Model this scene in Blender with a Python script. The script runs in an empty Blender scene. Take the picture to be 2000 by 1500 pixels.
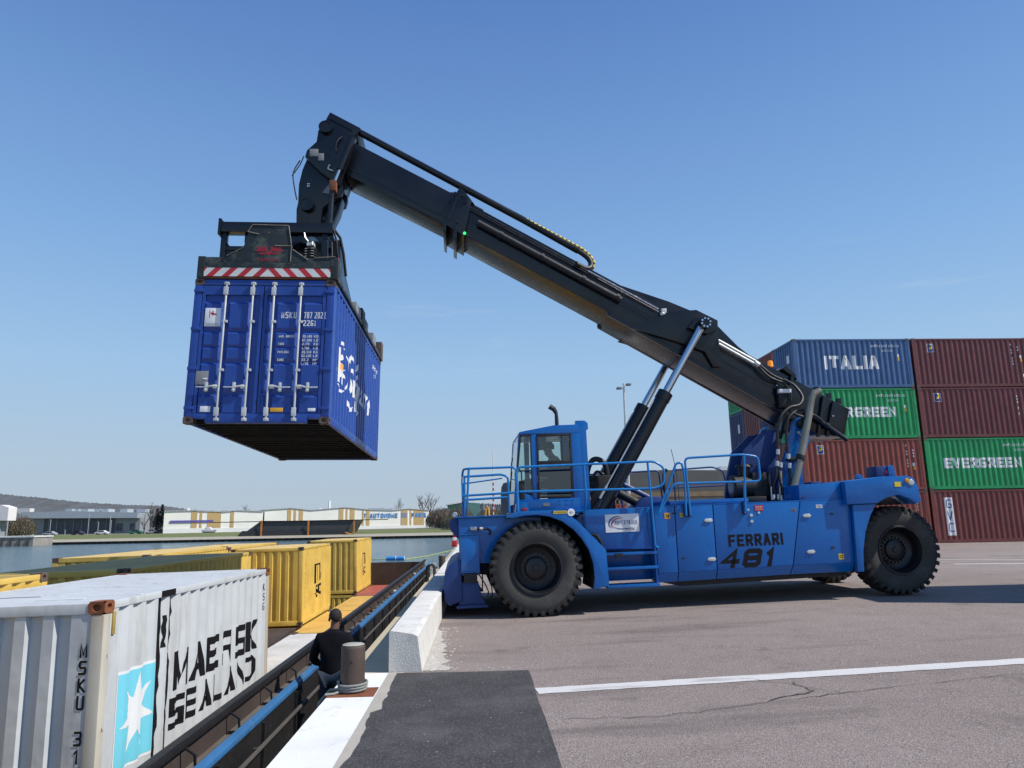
import bpy, bmesh, random
from math import *
from mathutils import Vector, Matrix, Euler

random.seed(7)
scene = bpy.context.scene
COL = scene.collection
R = radians

# ------------------------------------------------------------------ materials
def new_mat(name):
    m = bpy.data.materials.new(name); m.use_nodes = True
    nt = m.node_tree; nt.nodes.clear()
    out = nt.nodes.new('ShaderNodeOutputMaterial')
    b = nt.nodes.new('ShaderNodeBsdfPrincipled')
    nt.links.new(b.outputs[0], out.inputs[0])
    return m, nt, b

def N(nt, t, **kw):
    n = nt.nodes.new(t)
    for k, v in kw.items():
        if k in n.inputs: n.inputs[k].default_value = v
        else: setattr(n, k, v)
    return n

def c4(c): return (c[0], c[1], c[2], 1.0)

def coords(nt, scale=(1, 1, 1), rand=True):
    tc = N(nt, 'ShaderNodeTexCoord'); mp = N(nt, 'ShaderNodeMapping')
    mp.inputs['Scale'].default_value = scale
    nt.links.new(tc.outputs['Object'], mp.inputs['Vector'])
    if rand:
        oi = N(nt, 'ShaderNodeObjectInfo'); ml = N(nt, 'ShaderNodeMath', operation='MULTIPLY'); ml.inputs[1].default_value = 37.0
        cx = N(nt, 'ShaderNodeCombineXYZ')
        nt.links.new(oi.outputs['Random'], ml.inputs[0])
        for i in range(3): nt.links.new(ml.outputs[0], cx.inputs[i])
        nt.links.new(cx.outputs[0], mp.inputs['Location'])
    return mp.outputs[0]

def noise(nt, vec, scale, detail=4, rough=.55):
    n = N(nt, 'ShaderNodeTexNoise'); n.inputs['Scale'].default_value = scale
    n.inputs['Detail'].default_value = detail; n.inputs['Roughness'].default_value = rough
    nt.links.new(vec, n.inputs['Vector']); return n.outputs['Fac']

def ramp(nt, fac, lo, hi, a=0., b=1.):
    r = N(nt, 'ShaderNodeMapRange'); r.clamp = True
    for i, v in ((1, lo), (2, hi), (3, a), (4, b)): r.inputs[i].default_value = v
    nt.links.new(fac, r.inputs[0]); return r.outputs[0]

def mix(nt, fac, a, b):
    m = N(nt, 'ShaderNodeMix', data_type='RGBA')
    if isinstance(fac, float): m.inputs[0].default_value = fac
    else: nt.links.new(fac, m.inputs[0])
    for i, v in ((6, a), (7, b)):
        if isinstance(v, tuple): m.inputs[i].default_value = c4(v)
        else: nt.links.new(v, m.inputs[i])
    return m.outputs[2]

def bump(nt, bsdf, h, strength, dist=.02):
    b = N(nt, 'ShaderNodeBump'); b.inputs['Strength'].default_value = strength; b.inputs['Distance'].default_value = dist
    nt.links.new(h, b.inputs['Height']); nt.links.new(b.outputs[0], bsdf.inputs['Normal'])

def paint(name, col, rough=.45, var=.18, dirt=None, damt=.0, dscale=1.5, streak=False, rust=None, ramt=0., metal=0., bmp=0., spec=.5, fine=14., coat=0., dent=0.):
    """painted or weathered surface: base tone varied by noise, dirt film, rust spots"""
    m, nt, b = new_mat(name)
    v = coords(nt)
    n1 = noise(nt, v, 1.3, 5)
    dark = tuple(x * (1 - var) for x in col); lite = tuple(min(1, x * (1 + var)) for x in col)
    c = mix(nt, ramp(nt, n1, .3, .7), dark, lite)
    if dirt and damt > 0:
        vs = coords(nt, (1, 1, .12) if streak else (1, 1, 1))
        n2 = noise(nt, vs, dscale * (4 if streak else 1), 6, .65)
        c = mix(nt, ramp(nt, n2, .68 - damt * .35, .78, 0, min(.9, .4 + damt)), c, dirt)
    if rust and ramt > 0:
        n3 = noise(nt, v, 5., 8, .7)
        c = mix(nt, ramp(nt, n3, .72 - ramt * .25, .74 - ramt * .2), c, rust)
    nt.links.new(c, b.inputs['Base Color'])
    n4 = noise(nt, v, fine, 4)
    nt.links.new(ramp(nt, n4, .3, .7, max(.03, rough - .1), min(1, rough + .12)), b.inputs['Roughness'])
    b.inputs['Metallic'].default_value = metal
    b.inputs['Specular IOR Level'].default_value = spec
    if coat: b.inputs['Coat Weight'].default_value = coat; b.inputs['Coat Roughness'].default_value = .12
    if dent: bump(nt, b, noise(nt, v, 1.7, 3, .5), dent, .12)
    elif bmp: bump(nt, b, noise(nt, v, fine * 2, 3), bmp, .01)
    return m

def emission(name, col, s):
    m, nt, b = new_mat(name)
    b.inputs['Base Color'].default_value = c4(col); b.inputs['Emission Color'].default_value = c4(col)
    b.inputs['Emission Strength'].default_value = s; return m

def glass(name, tint, gl=.12):
    m = bpy.data.materials.new(name); m.use_nodes = True; nt = m.node_tree; nt.nodes.clear()
    o = N(nt, 'ShaderNodeOutputMaterial'); t = N(nt, 'ShaderNodeBsdfTransparent'); g = N(nt, 'ShaderNodeBsdfGlossy')
    t.inputs[0].default_value = c4(tint); g.inputs['Roughness'].default_value = .03
    f = N(nt, 'ShaderNodeFresnel'); f.inputs[0].default_value = 1.5
    a = N(nt, 'ShaderNodeMath', operation='ADD'); a.inputs[1].default_value = gl * .3
    mx = N(nt, 'ShaderNodeMixShader')
    nt.links.new(f.outputs[0], a.inputs[0]); nt.links.new(a.outputs[0], mx.inputs[0])
    nt.links.new(t.outputs[0], mx.inputs[1]); nt.links.new(g.outputs[0], mx.inputs[2]); nt.links.new(mx.outputs[0], o.inputs[0])
    return m

RUST = (.16, .06, .025)
M = {}
M['blue'] = paint('machine_blue', (.0, .112, .40), .25, .05, (.004, .06, .22), .16, 1.0, True, fine=8, coat=.2)
M['blue_dark'] = paint('machine_blue_shaded', (.005, .035, .16), .5, .12)  # darker copy of the machine blue, with shade put into its colour
M['blue_rail'] = paint('rail_blue', (.01, .19, .52), .3, .05)
M['black'] = paint('boom_black', (.0055, .0068, .0105), .24, .1, (.010, .011, .016), .15, .8, fine=1.2)
M['black_matt'] = paint('matt_black', (.012, .012, .014), .6, .2)
M['scuff'] = paint('scuffed_black', (.013, .018, .018), .5, .3, (.13, .15, .11), .5, 3.2, rust=(.20, .13, .06), ramt=.42)
M['tyre'] = paint('tyre_rubber', (.056, .055, .051), .8, .12, (.115, .112, .10), .5, 1.6, bmp=.15, spec=.25)
M['tread'] = paint('tread_rubber', (.040, .039, .038), .85, .2, (.095, .09, .082), .45, 5., bmp=.2, spec=.2)
M['rim'] = paint('rim_black', (.012, .013, .017), .4, .15, (.05, .05, .05), .2, 3.)
M['nut'] = paint('wheel_nut_steel', (.05, .05, .055), .35, .15, metal=.8)
M['chrome'] = paint('chrome_rod', (.62, .66, .70), .16, .03, metal=1.)
M['steel'] = paint('galvanised_steel', (.62, .63, .60), .38, .12, metal=.35)
M['exhaust'] = paint('exhaust_steel', (.30, .28, .22), .4, .25, (.18, .14, .10), .3, 4., metal=.55)
M['hose'] = paint('black_hose', (.012, .012, .013), .5, .1)
M['yellow'] = paint('warning_yellow', (.75, .56, .03), .45, .06)
M['white'] = paint('white_sticker', (.80, .80, .80), .45, .03)
M['red'] = paint('signal_red', (.50, .02, .025), .45, .1)
M['red_band'] = paint('chevron_red', (.46, .02, .03), .5, .18, (.06, .05, .05), .25, 6.)
M['white_band'] = paint('chevron_white', (.66, .66, .64), .5, .08, (.18, .17, .15), .3, 6.)
M['orange'] = emission('beacon_emblem_glow', (.9, .28, .02), .5)
M['green_lamp'] = emission('green_lamp', (.02, .9, .15), 2.)
M['glass'] = glass('cab_glass', (.86, .94, .92))
M['glass_dark'] = glass('cab_glass_lower', (.30, .34, .33), .3)
M['ink_black'] = paint('black_lettering', (.009, .008, .009), .6, .08, spec=.2)
M['ink_white'] = paint('white_lettering', (.72, .73, .73), .5, .06)
M['ink_blue'] = paint('blue_lettering', (.05, .22, .52), .5, .06)
M['ink_navy'] = paint('navy_lettering', (.03, .05, .22), .5, .06)
M['ink_red'] = paint('red_lettering', (.45, .03, .05), .5, .06)
M['dull_red'] = paint('worn_red_emblem', (.30, .015, .03), .55, .3, (.02, .02, .02), .3, 9.)
M['sky_panel'] = paint('pale_blue_panel', (.17, .58, .70), .5, .05, (.5, .6, .62), .15, 5.)
M['grey_plate'] = paint('grey_plate', (.22, .23, .24), .5, .1)
M['amber'] = paint('amber_sticker', (.72, .36, .02), .5, .06)
M['gasket'] = paint('rubber_gasket', (.015, .015, .02), .7, .1)

def cont_mat(name, col, dirt, damt=.22, ramt=.1, rough=.5, var=.14):
    return paint(name, col, rough, var, dirt, damt, 1.2, True, RUST, ramt, dent=.22)
M['c_hang'] = cont_mat('container_royal_blue', (.015, .058, .29), (.03, .08, .29), .12, .0, .42, .06)
M['c_white'] = cont_mat('container_white', (.52, .54, .55), (.33, .31, .27), .42, .06, .5, .05)
M['c_white_post'] = paint('rusty_white_post', (.50, .47, .39), .6, .12, (.36, .17, .045), .62, .9, True, (.20, .07, .02), .3)
M['c_rust'] = paint('rusted_casting', (.20, .065, .025), .8, .35, (.07, .03, .02), .5, 9., bmp=.3)
M['c_yellow'] = cont_mat('container_yellow', (.64, .43, .09), (.46, .31, .10), .25, .08)
M['c_yellow_roof'] = cont_mat('container_yellow_roof', (.66, .47, .17), (.5, .32, .12), .35, .12)
M['c_orange_roof'] = cont_mat('container_ochre_roof', (.62, .38, .09), (.50, .30, .09), .25, .06)
M['c_grey_roof'] = cont_mat('container_pale_roof', (.58, .58, .57), (.42, .42, .42), .3, .06)
M['c_red_roof'] = cont_mat('container_red_roof', (.34, .085, .065), (.26, .07, .05), .3, .08)
M['c_green'] = cont_mat('container_green', (.010, .27, .085), (.012, .16, .06), .2, .05)
M['c_brown'] = cont_mat('container_brown', (.165, .042, .038), (.10, .032, .03), .3, .1)
M['c_brown2'] = cont_mat('container_red_brown', (.215, .052, .038), (.12, .04, .03), .3, .1)
M['c_maroon'] = cont_mat('container_maroon', (.135, .034, .036), (.075, .025, .028), .3, .1)
M['c_navy'] = cont_mat('container_slate_blue', (.045, .115, .255), (.03, .075, .17), .25, .08)
M['c_dnavy'] = cont_mat('container_dark_navy', (.015, .03, .11), (.01, .02, .06), .25, .08)
M['c_olive'] = cont_mat('container_ochre', (.40, .27, .07), (.25, .17, .07), .3, .12)
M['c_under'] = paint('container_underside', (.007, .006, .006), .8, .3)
M['cast'] = paint('container_casting', (.10, .07, .06), .65, .3, RUST, .5, 8.)

M['barge_black'] = paint('barge_black', (.010, .009, .010), .6, .3, (.035, .026, .02), .3, 2.)
M['barge_deck'] = paint('barge_deck_brown', (.115, .10, .082), .75, .25, (.18, .16, .14), .4, 2.5)
M['barge_blue'] = paint('barge_rail_blue', (.030, .125, .29), .5, .2, (.13, .20, .28), .4, 3.)
M['barge_hold'] = paint('barge_hold', (.05, .035, .03), .8, .3, (.02, .015, .013), .4, 1.)
M['wood'] = paint('grey_timber', (.22, .20, .17), .8, .2)

# ------------------------------------------------------------------ mesh builder
class MB:
    def __init__(s): s.v = []; s.f = []
    def add(s, vs, fs):
        o = len(s.v); s.v += [tuple(p) for p in vs]; s.f += [tuple(i + o for i in f) for f in fs]; return s
    def box(s, x0, x1, y0, y1, z0, z1, mat=None):
        vs = [(x, y, z) for x in (x0, x1) for y in (y0, y1) for z in (z0, z1)]
        if mat: vs = [mat @ Vector(p) for p in vs]
        return s.add(vs, [(0, 1, 3, 2), (4, 6, 7, 5), (0, 4, 5, 1), (2, 3, 7, 6), (0, 2, 6, 4), (1, 5, 7, 3)])
    def prism(s, poly, ax, a, b):
        n = len(poly)
        def mk(p, t): return (t, p[0], p[1]) if ax == 'x' else (p[0], t, p[1]) if ax == 'y' else (p[0], p[1], t)
        vs = [mk(p, a) for p in poly] + [mk(p, b) for p in poly]
        return s.add(vs, [tuple(range(n)), tuple(range(2 * n - 1, n - 1, -1))] + [(i, (i + 1) % n, n + (i + 1) % n, n + i) for i in range(n)])
    def tube(s, pts, r, n=8, caps=True, closed=False):
        pts = [Vector(p) for p in pts]; k = len(pts); rs = r if isinstance(r, (list, tuple)) else [r] * k
        up = None; rings = []
        for i in range(k):
            a = pts[(i - 1) % k] if (closed or i > 0) else pts[i]; b = pts[(i + 1) % k] if (closed or i < k - 1) else pts[i]
            t = (b - a).normalized()
            if up is None:
                up = t.orthogonal().normalized()
            else:
                up = (up - t * up.dot(t))
                up = up.normalized() if up.length > 1e-6 else t.orthogonal().normalized()
            w = t.cross(up)
            rings.append([pts[i] + (up * cos(2 * pi * j / n) + w * sin(2 * pi * j / n)) * rs[i] for j in range(n)])
        vs = [p for q in rings for p in q]; fs = []
        for i in range(k if closed else k - 1):
            i2 = (i + 1) % k
            for j in range(n): fs.append((i * n + j, i * n + (j + 1) % n, i2 * n + (j + 1) % n, i2 * n + j))
        if caps and not closed: fs += [tuple(range(n - 1, -1, -1)), tuple((k - 1) * n + j for j in range(n))]
        return s.add(vs, fs)
    def lathe(s, prof, c, ax='y', n=32, cap=False):
        """prof = [(radius, along)]"""
        vs = []
        for r, h in prof:
            for j in range(n):
                a = 2 * pi * j / n; p, q = r * cos(a), r * sin(a)
                d = (h, p, q) if ax == 'x' else (p, h, q) if ax == 'y' else (p, q, h)
                vs.append((c[0] + d[0], c[1] + d[1], c[2] + d[2]))
        fs = []
        for i in range(len(prof) - 1):
            for j in range(n): fs.append((i * n + j, i * n + (j + 1) % n, (i + 1) * n + (j + 1) % n, (i + 1) * n + j))
        if cap:
            fs += [tuple(range(n)), tuple((len(prof) - 1) * n + j for j in range(n))]
        return s.add(vs, fs)
    def build(s, name, mat, parent=None, bevel=0., smooth=35., seg=2):
        me = bpy.data.meshes.new(name); me.from_pydata(s.v, [], s.f); me.update()
        bm = bmesh.new(); bm.from_mesh(me)
        bmesh.ops.recalc_face_normals(bm, faces=bm.faces)
        if bevel:
            es = [e for e in bm.edges if len(e.link_faces) == 2 and e.calc_face_angle(0) > R(28)]
            bmesh.ops.bevel(bm, geom=es, offset=bevel, segments=seg, profile=.6, affect='EDGES', clamp_overlap=True)
        bm.to_mesh(me); bm.free()
        if smooth:
            for p in me.polygons: p.use_smooth = True
            me.set_sharp_from_angle(angle=R(smooth))
        me.materials.append(mat)
        o = bpy.data.objects.new(name, me); COL.objects.link(o)
        if parent: o.parent = parent
        return o

def tag(o, label=None, cat=None, group=None, kind=None):
    if label: o['label'] = label
    if cat: o['category'] = cat
    if group: o['group'] = group
    if kind: o['kind'] = kind
    return o

def thing(name, label, cat, loc=(0, 0, 0), rot=(0, 0, 0), group=None):
    o = bpy.data.objects.new(name, None); COL.objects.link(o); o.empty_display_size = .2
    o.location = loc; o.rotation_euler = rot
    return tag(o, label, cat, group)

def copy_tree(o, parent=None):
    c = o.copy(); COL.objects.link(c)
    if parent: c.parent = parent
    for ch in [x for x in COL.objects if x.parent == o]: copy_tree(ch, c)
    return c

# ------------------------------------------------------------------ lettering
def text_bm(body, bold=0., align='LEFT', spacing=1., res=2):
    cu = bpy.data.curves.new('lettering', 'FONT'); cu.body = body; cu.size = 1.; cu.offset = bold
    cu.align_x = align; cu.space_character = spacing; cu.resolution_u = res; cu.fill_mode = 'FRONT'
    o = bpy.data.objects.new('lettering', cu); COL.objects.link(o)
    dg = bpy.context.evaluated_depsgraph_get()
    me = bpy.data.meshes.new_from_object(o.evaluated_get(dg))
    bm = bmesh.new(); bm.from_mesh(me)
    bpy.data.objects.remove(o); bpy.data.curves.remove(cu); bpy.data.meshes.remove(me)
    return bm

def fit(bm, w=None, h=None, shear=0.):
    """scale lettering so that its box starts at 0,0 and has width w and height h"""
    xs = [v.co.x for v in bm.verts]; ys = [v.co.y for v in bm.verts]
    x0, y0 = min(xs), min(ys); sw, sh = max(xs) - x0, max(ys) - y0
    ky = (h / sh) if h else None; kx = (w / sw) if w else ky
    if ky is None: ky = kx
    for v in bm.verts:
        y = (v.co.y - y0) * ky; v.co.x = (v.co.x - x0) * kx + y * shear; v.co.y = y
    return bm

def bm_obj(name, bm, fn, mat, parent, cuts=None):
    if cuts:
        for c in cuts:
            bmesh.ops.bisect_plane(bm, geom=bm.verts[:] + bm.edges[:] + bm.faces[:], plane_co=(c, 0, 0), plane_no=(1, 0, 0), dist=1e-5)
    for v in bm.verts: v.co = Vector(fn(v.co.x, v.co.y))
    me = bpy.data.meshes.new(name); bm.to_mesh(me); bm.free(); me.materials.append(mat)
    o = bpy.data.objects.new(name, me); COL.objects.link(o); o.parent = parent
    return o

def write(name, body, fn, mat, parent, w=None, h=None, bold=0., spacing=1., shear=0., cuts=None):
    return bm_obj(name, fit(text_bm(body, bold, 'LEFT', spacing), w, h, shear), fn, mat, parent, cuts)

def poly_bm(polys):
    bm = bmesh.new()
    for p in polys:
        f = bm.faces.new([bm.verts.new((x, y, 0)) for x, y in p])
    bmesh.ops.triangulate(bm, faces=bm.faces[:])
    return bm

# ------------------------------------------------------------------ containers
def corr(a, b, pitch, depth, fo, sl, fi):
    """trapezoid corrugation between a and b -> [(s, depth)]"""
    n = max(1, int((b - a - .02) / pitch)); off = (b - a - n * pitch) / 2 + a
    pts = [(a, 0.)]
    for k in range(n):
        s0 = off + k * pitch
        for ds, d in ((fo / 2, 0), (fo / 2 + sl, depth), (fo / 2 + sl + fi, depth), (fo / 2 + 2 * sl + fi, 0)): pts.append((s0 + ds, d))
    pts.append((b, 0.)); return pts

def corr_at(pts, s):
    for (s0, d0), (s1, d1) in zip(pts, pts[1:]):
        if s0 <= s <= s1: return d0 + (d1 - d0) * (s - s0) / max(1e-9, s1 - s0)
    return 0.

def face_hole(mb, o, e1, e2, n, w, h, rx, ry, d):
    """square face with an oval hole and a recess behind it"""
    o, e1, e2, n = Vector(o), Vector(e1), Vector(e2), Vector(n)
    k = 16; out = []; inn = []
    for i in range(k):
        a = 2 * pi * (i + .5) / k; c, s = cos(a), sin(a); q = 1 / max(abs(c), abs(s))
        out.append(o + e1 * (c * q * w / 2) + e2 * (s * q * h / 2)); inn.append(o + e1 * (c * rx) + e2 * (s * ry))
    bk = [p - n * d for p in inn]
    mb.add(out + inn + bk, [(i, (i + 1) % k, k + (i + 1) % k, k + i) for i in range(k)] + [(k + i, k + (i + 1) % k, 2 * k + (i + 1) % k, 2 * k + i) for i in range(k)] + [tuple(2 * k + i for i in range(k))])

CAST_CACHE = {}
def casting_mesh(detail):
    """a corner casting centred at 0, outer faces at +x, -y, +z when mirrored"""
    mb = MB(); a, b, c = .081, .089, .059
    if not detail:
        mb.box(-a, a, -b, b, -c, c); return mb
    for sx in (1, -1): face_hole(mb, (sx * a, 0, 0), (0, 1, 0), (0, 0, 1), (sx, 0, 0), 2 * b, 2 * c, .042, .032, .03)
    for sy in (1, -1): face_hole(mb, (0, sy * b, 0), (1, 0, 0), (0, 0, 1), (0, sy, 0), 2 * a, 2 * c, .04, .032, .03)
    for sz in (1, -1): face_hole(mb, (0, 0, sz * c), (1, 0, 0), (0, 1, 0), (0, 0, sz), 2 * a, 2 * b, .032, .055, .03)
    return mb

def container(label, loc, rotz=0., L=6.058, W=2.438, H=2.591, body='c_brown', roof=None, frame=None, cast='cast', detail=0, doors=False,
              group=None, roll=0., pitch=0., post=None, name='shipping_container', under=False):
    roof = roof or body; frame = frame or body
    t = thing(name, label, 'container', loc, (pitch, roll, rotz), group)
    w = W / 2; bz = .15
    fr = MB()
    p = .13
    if not post:
        for sx in (-1, 1):
            for y0, y1 in ((0, p), (L - p, L)): fr.box(*sorted((sx * w, sx * (w - p))), y0, y1, .118, H - .118)
    else:
        pm = []
        for sx in (-1, 1):
            for y0, y1 in ((0, p), (L - p, L)):
                q = MB().box(*sorted((sx * w, sx * (w - p))), y0, y1, .118, H - .118)
                q.build('corner_post', M[post], t, .02)
    for sx in (-1, 1):
        fr.box(*sorted((sx * (w - .004), sx * (w - .07))), p, L - p, H - .085, H - .012)
        fr.box(*sorted((sx * (w - .002), sx * (w - .06))), p, L - p, .02, .17)
    for y0, y1 in ((.003, .09), (L - .09, L - .003)):
        fr.box(-w + p, w - p, y0, y1, H - .115, H - .012)
        if not (under and y0 < 1): fr.box(-w + p, w - p, y0, y1, .012, .17)
    if under:
        fr.box(-w + .36, w - .36, .003, .09, .012, .17)
        for sx in (-1, 1): fr.box(*sorted((sx * (w - p), sx * (w - .36))), .003, .09, .085, .17)
    fr.build('frame', M[frame], t, .008 if detail else 0)
    prof = corr(p, L - p, .278, .036, .07, .068, .072)
    t['_prof'] = 0
    for sx in (1, -1):
        mb = MB(); vs = []
        for s, d in prof: vs += [(sx * (w - .010 - d), s, .17), (sx * (w - .010 - d), s, H - .085)]
        mb.add(vs, [(2 * i, 2 * i + 2, 2 * i + 3, 2 * i + 1) for i in range(len(prof) - 1)])
        mb.build('side_panel', M[body], t, 0, 20)
    ep = corr(-w + p, w - p, .272, .046, .105, .028, .111)
    for k, y in enumerate((.012, L - .012)):
        if doors and k == 0: continue
        mb = MB(); vs = []
        for s, d in ep:
            yy = y + d if k == 0 else y - d
            vs += [(s, yy, .17), (s, yy, H - .115)]
        mb.add(vs, [(2 * i, 2 * i + 2, 2 * i + 3, 2 * i + 1) for i in range(len(ep) - 1)])
        mb.build('end_panel', M[body], t, 0, 20)
    rp = corr(.09, L - .09, .2, .02, .09, .02, .07)
    mb = MB(); vs = []
    for s, d in rp: vs += [(-w + .07, s, H - .014 - d), (w - .07, s, H - .014 - d)]
    mb.add(vs, [(2 * i, 2 * i + 2, 2 * i + 3, 2 * i + 1) for i in range(len(rp) - 1)])
    mb.build('roof_panel', M[roof], t, 0, 20)
    if under:
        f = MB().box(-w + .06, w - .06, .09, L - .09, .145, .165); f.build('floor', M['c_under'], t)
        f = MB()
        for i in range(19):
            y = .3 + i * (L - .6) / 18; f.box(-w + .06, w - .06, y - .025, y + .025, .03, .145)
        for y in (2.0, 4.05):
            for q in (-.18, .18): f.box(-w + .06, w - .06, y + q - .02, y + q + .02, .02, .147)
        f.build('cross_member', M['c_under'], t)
    else:
        f = MB().box(-w + .06, w - .06, .09, L - .09, .10, .14); f.build('floor', M['c_under'], t)
    key = (detail > 0, cast)
    if key not in CAST_CACHE:
        o = casting_mesh(detail > 0).build('corner_casting', M[cast], None, 0.006 if detail > 1 else 0); CAST_CACHE[key] = o.data
        bpy.data.objects.remove(o)
    for sx in (-1, 1):
        for y in (.086, L - .086):
            for z in (.059, H - .056):
                o = bpy.data.objects.new('corner_casting', CAST_CACHE[key]); COL.objects.link(o); o.parent = t
                o.location = (sx * (w - .078), y, z)
    def side(s, h, off=.004): return (w - .010 - corr_at(prof, s) + off, s, h)
    def end(s, h, off=.004): return (s, .012 + corr_at(ep, s) - off, h)
    return t, side, end, [s for s, d in prof], [s for s, d in ep]

def side_text(ct, body, s, z, mat, w=None, h=None, bold=0., spacing=1., shear=0., name='lettering', off=.004):
    t, side, end, cs, ce = ct
    bm = fit(text_bm(body, bold, 'LEFT', spacing), w, h, shear)
    return bm_obj(name, bm, lambda x, y: side(s + x, z + y, off), M[mat], t, [c - s for c in cs])

def side_polys(ct, polys, s, z, mat, name='emblem', off=.004):
    t, side, end, cs, ce = ct
    return bm_obj(name, poly_bm(polys), lambda x, y: side(s + x, z + y, off), M[mat], t, [c - s for c in cs])

GLYPH = {
 'A': [[(0, 0), (.42, 1), (.58, 1), (1, 0)], [(.2, .3), (.8, .3)]], 'B': [[(0, .5), (.85, .5), (1, .62), (1, .88), (.85, 1), (0, 1), (0, 0), (.85, 0), (1, .12), (1, .38), (.85, .5)]],
 'C': [[(1, 1), (.15, 1), (0, .88), (0, .12), (.15, 0), (1, 0)]], 'D': [[(0, 0), (.8, 0), (1, .18), (1, .82), (.8, 1), (0, 1), (0, 0)]],
 'E': [[(1, 0), (0, 0), (0, 1), (1, 1)], [(0, .5), (.85, .5)]], 'F': [[(0, 0), (0, 1), (1, 1)], [(0, .5), (.8, .5)]],
 'G': [[(1, 1), (.15, 1), (0, .88), (0, .12), (.15, 0), (.85, 0), (1, .12), (1, .46), (.55, .46)]], 'H': [[(0, 0), (0, 1)], [(1, 0), (1, 1)], [(0, .5), (1, .5)]],
 'I': [[(.5, 0), (.5, 1)]], 'K': [[(0, 0), (0, 1)], [(1, 1), (.12, .5), (1, 0)]], 'L': [[(0, 1), (0, 0), (1, 0)]], 'M': [[(0, 0), (0, 1), (.5, .12), (1, 1), (1, 0)]],
 'N': [[(0, 0), (0, 1), (1, 0), (1, 1)]], 'O': [[(.15, 0), (.85, 0), (1, .12), (1, .88), (.85, 1), (.15, 1), (0, .88), (0, .12), (.15, 0)]], 'P': [[(0, 0), (0, 1), (.85, 1), (1, .86), (1, .6), (.85, .46), (0, .46)]],
 'R': [[(0, 0), (0, 1), (.85, 1), (1, .87), (1, .62), (.85, .48), (0, .48)], [(.45, .48), (1, 0)]], 'S': [[(1, 1), (.15, 1), (0, .88), (0, .62), (.15, .5), (.85, .5), (1, .38), (1, .12), (.85, 0), (0, 0)]],
 'T': [[(0, 1), (1, 1)], [(.5, 0), (.5, 1)]], 'U': [[(0, 1), (0, .12), (.15, 0), (.85, 0), (1, .12), (1, 1)]], 'V': [[(0, 1), (.43, 0), (.57, 0), (1, 1)]], 'X': [[(0, 0), (1, 1)], [(0, 1), (1, 0)]], 'Y': [[(0, 1), (.5, .5), (1, 1)], [(.5, .5), (.5, 0)]],
 '0': [[(.15, 0), (.85, 0), (1, .12), (1, .88), (.85, 1), (.15, 1), (0, .88), (0, .12), (.15, 0)]], '1': [[(.2, .82), (.55, 1), (.55, 0)]], '2': [[(0, 1), (.85, 1), (1, .88), (1, .6), (0, .14), (0, 0), (1, 0)]],
 '3': [[(0, 1), (.85, 1), (1, .88), (1, .62), (.85, .5), (.3, .5)], [(.85, .5), (1, .38), (1, .12), (.85, 0), (0, 0)]], '4': [[(.75, 0), (.75, 1), (0, .3), (1, .3)]], '5': [[(1, 1), (0, 1), (0, .56), (.85, .56), (1, .44), (1, .12), (.85, 0), (0, 0)]],
 '6': [[(1, 1), (.15, 1), (0, .88), (0, .12), (.15, 0), (.85, 0), (1, .12), (1, .42), (.85, .54), (0, .54)]], '7': [[(0, 1), (1, 1), (.4, 0)]], '8': [[(.15, .5), (0, .62), (0, .88), (.15, 1), (.85, 1), (1, .88), (1, .62), (.85, .5), (1, .38), (1, .12), (.85, 0), (.15, 0), (0, .12), (0, .38), (.15, .5)], [(.15, .5), (.85, .5)]],
 '9': [[(0, 0), (.85, 0), (1, .12), (1, .88), (.85, 1), (.15, 1), (0, .88), (0, .58), (.15, .46), (1, .46)]], '.': [[(.3, 0), (.3, .06)]], '-': [[(.1, .5), (.9, .5)]]}
def ribbon_polys(pts, t):
    """flat ribbon of width t along a polyline with mitred corners -> quads"""
    closed = len(pts) > 3 and pts[0] == pts[-1]; P = [Vector((p[0], p[1])) for p in (pts[:-1] if closed else pts)]; n = len(P); A = []; B_ = []
    for i in range(n):
        a = P[i - 1] if (i or closed) else None; b = P[(i + 1) % n] if (i < n - 1 or closed) else None
        d1 = (P[i] - a).normalized() if a is not None else None; d2 = (b - P[i]).normalized() if b is not None else None
        d1 = d1 or d2; d2 = d2 or d1
        n1 = Vector((-d1.y, d1.x)); n2 = Vector((-d2.y, d2.x)); m = (n1 + n2)
        m = m.normalized() if m.length > 1e-6 else n1
        k = min(1.8, 1 / max(.3, m.dot(n1))); A.append(P[i] + m * t / 2 * k); B_.append(P[i] - m * t / 2 * k)
    r = range(n if closed else n - 1)
    return [[A[i], A[(i + 1) % n], B_[(i + 1) % n], B_[i]] for i in r]
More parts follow.
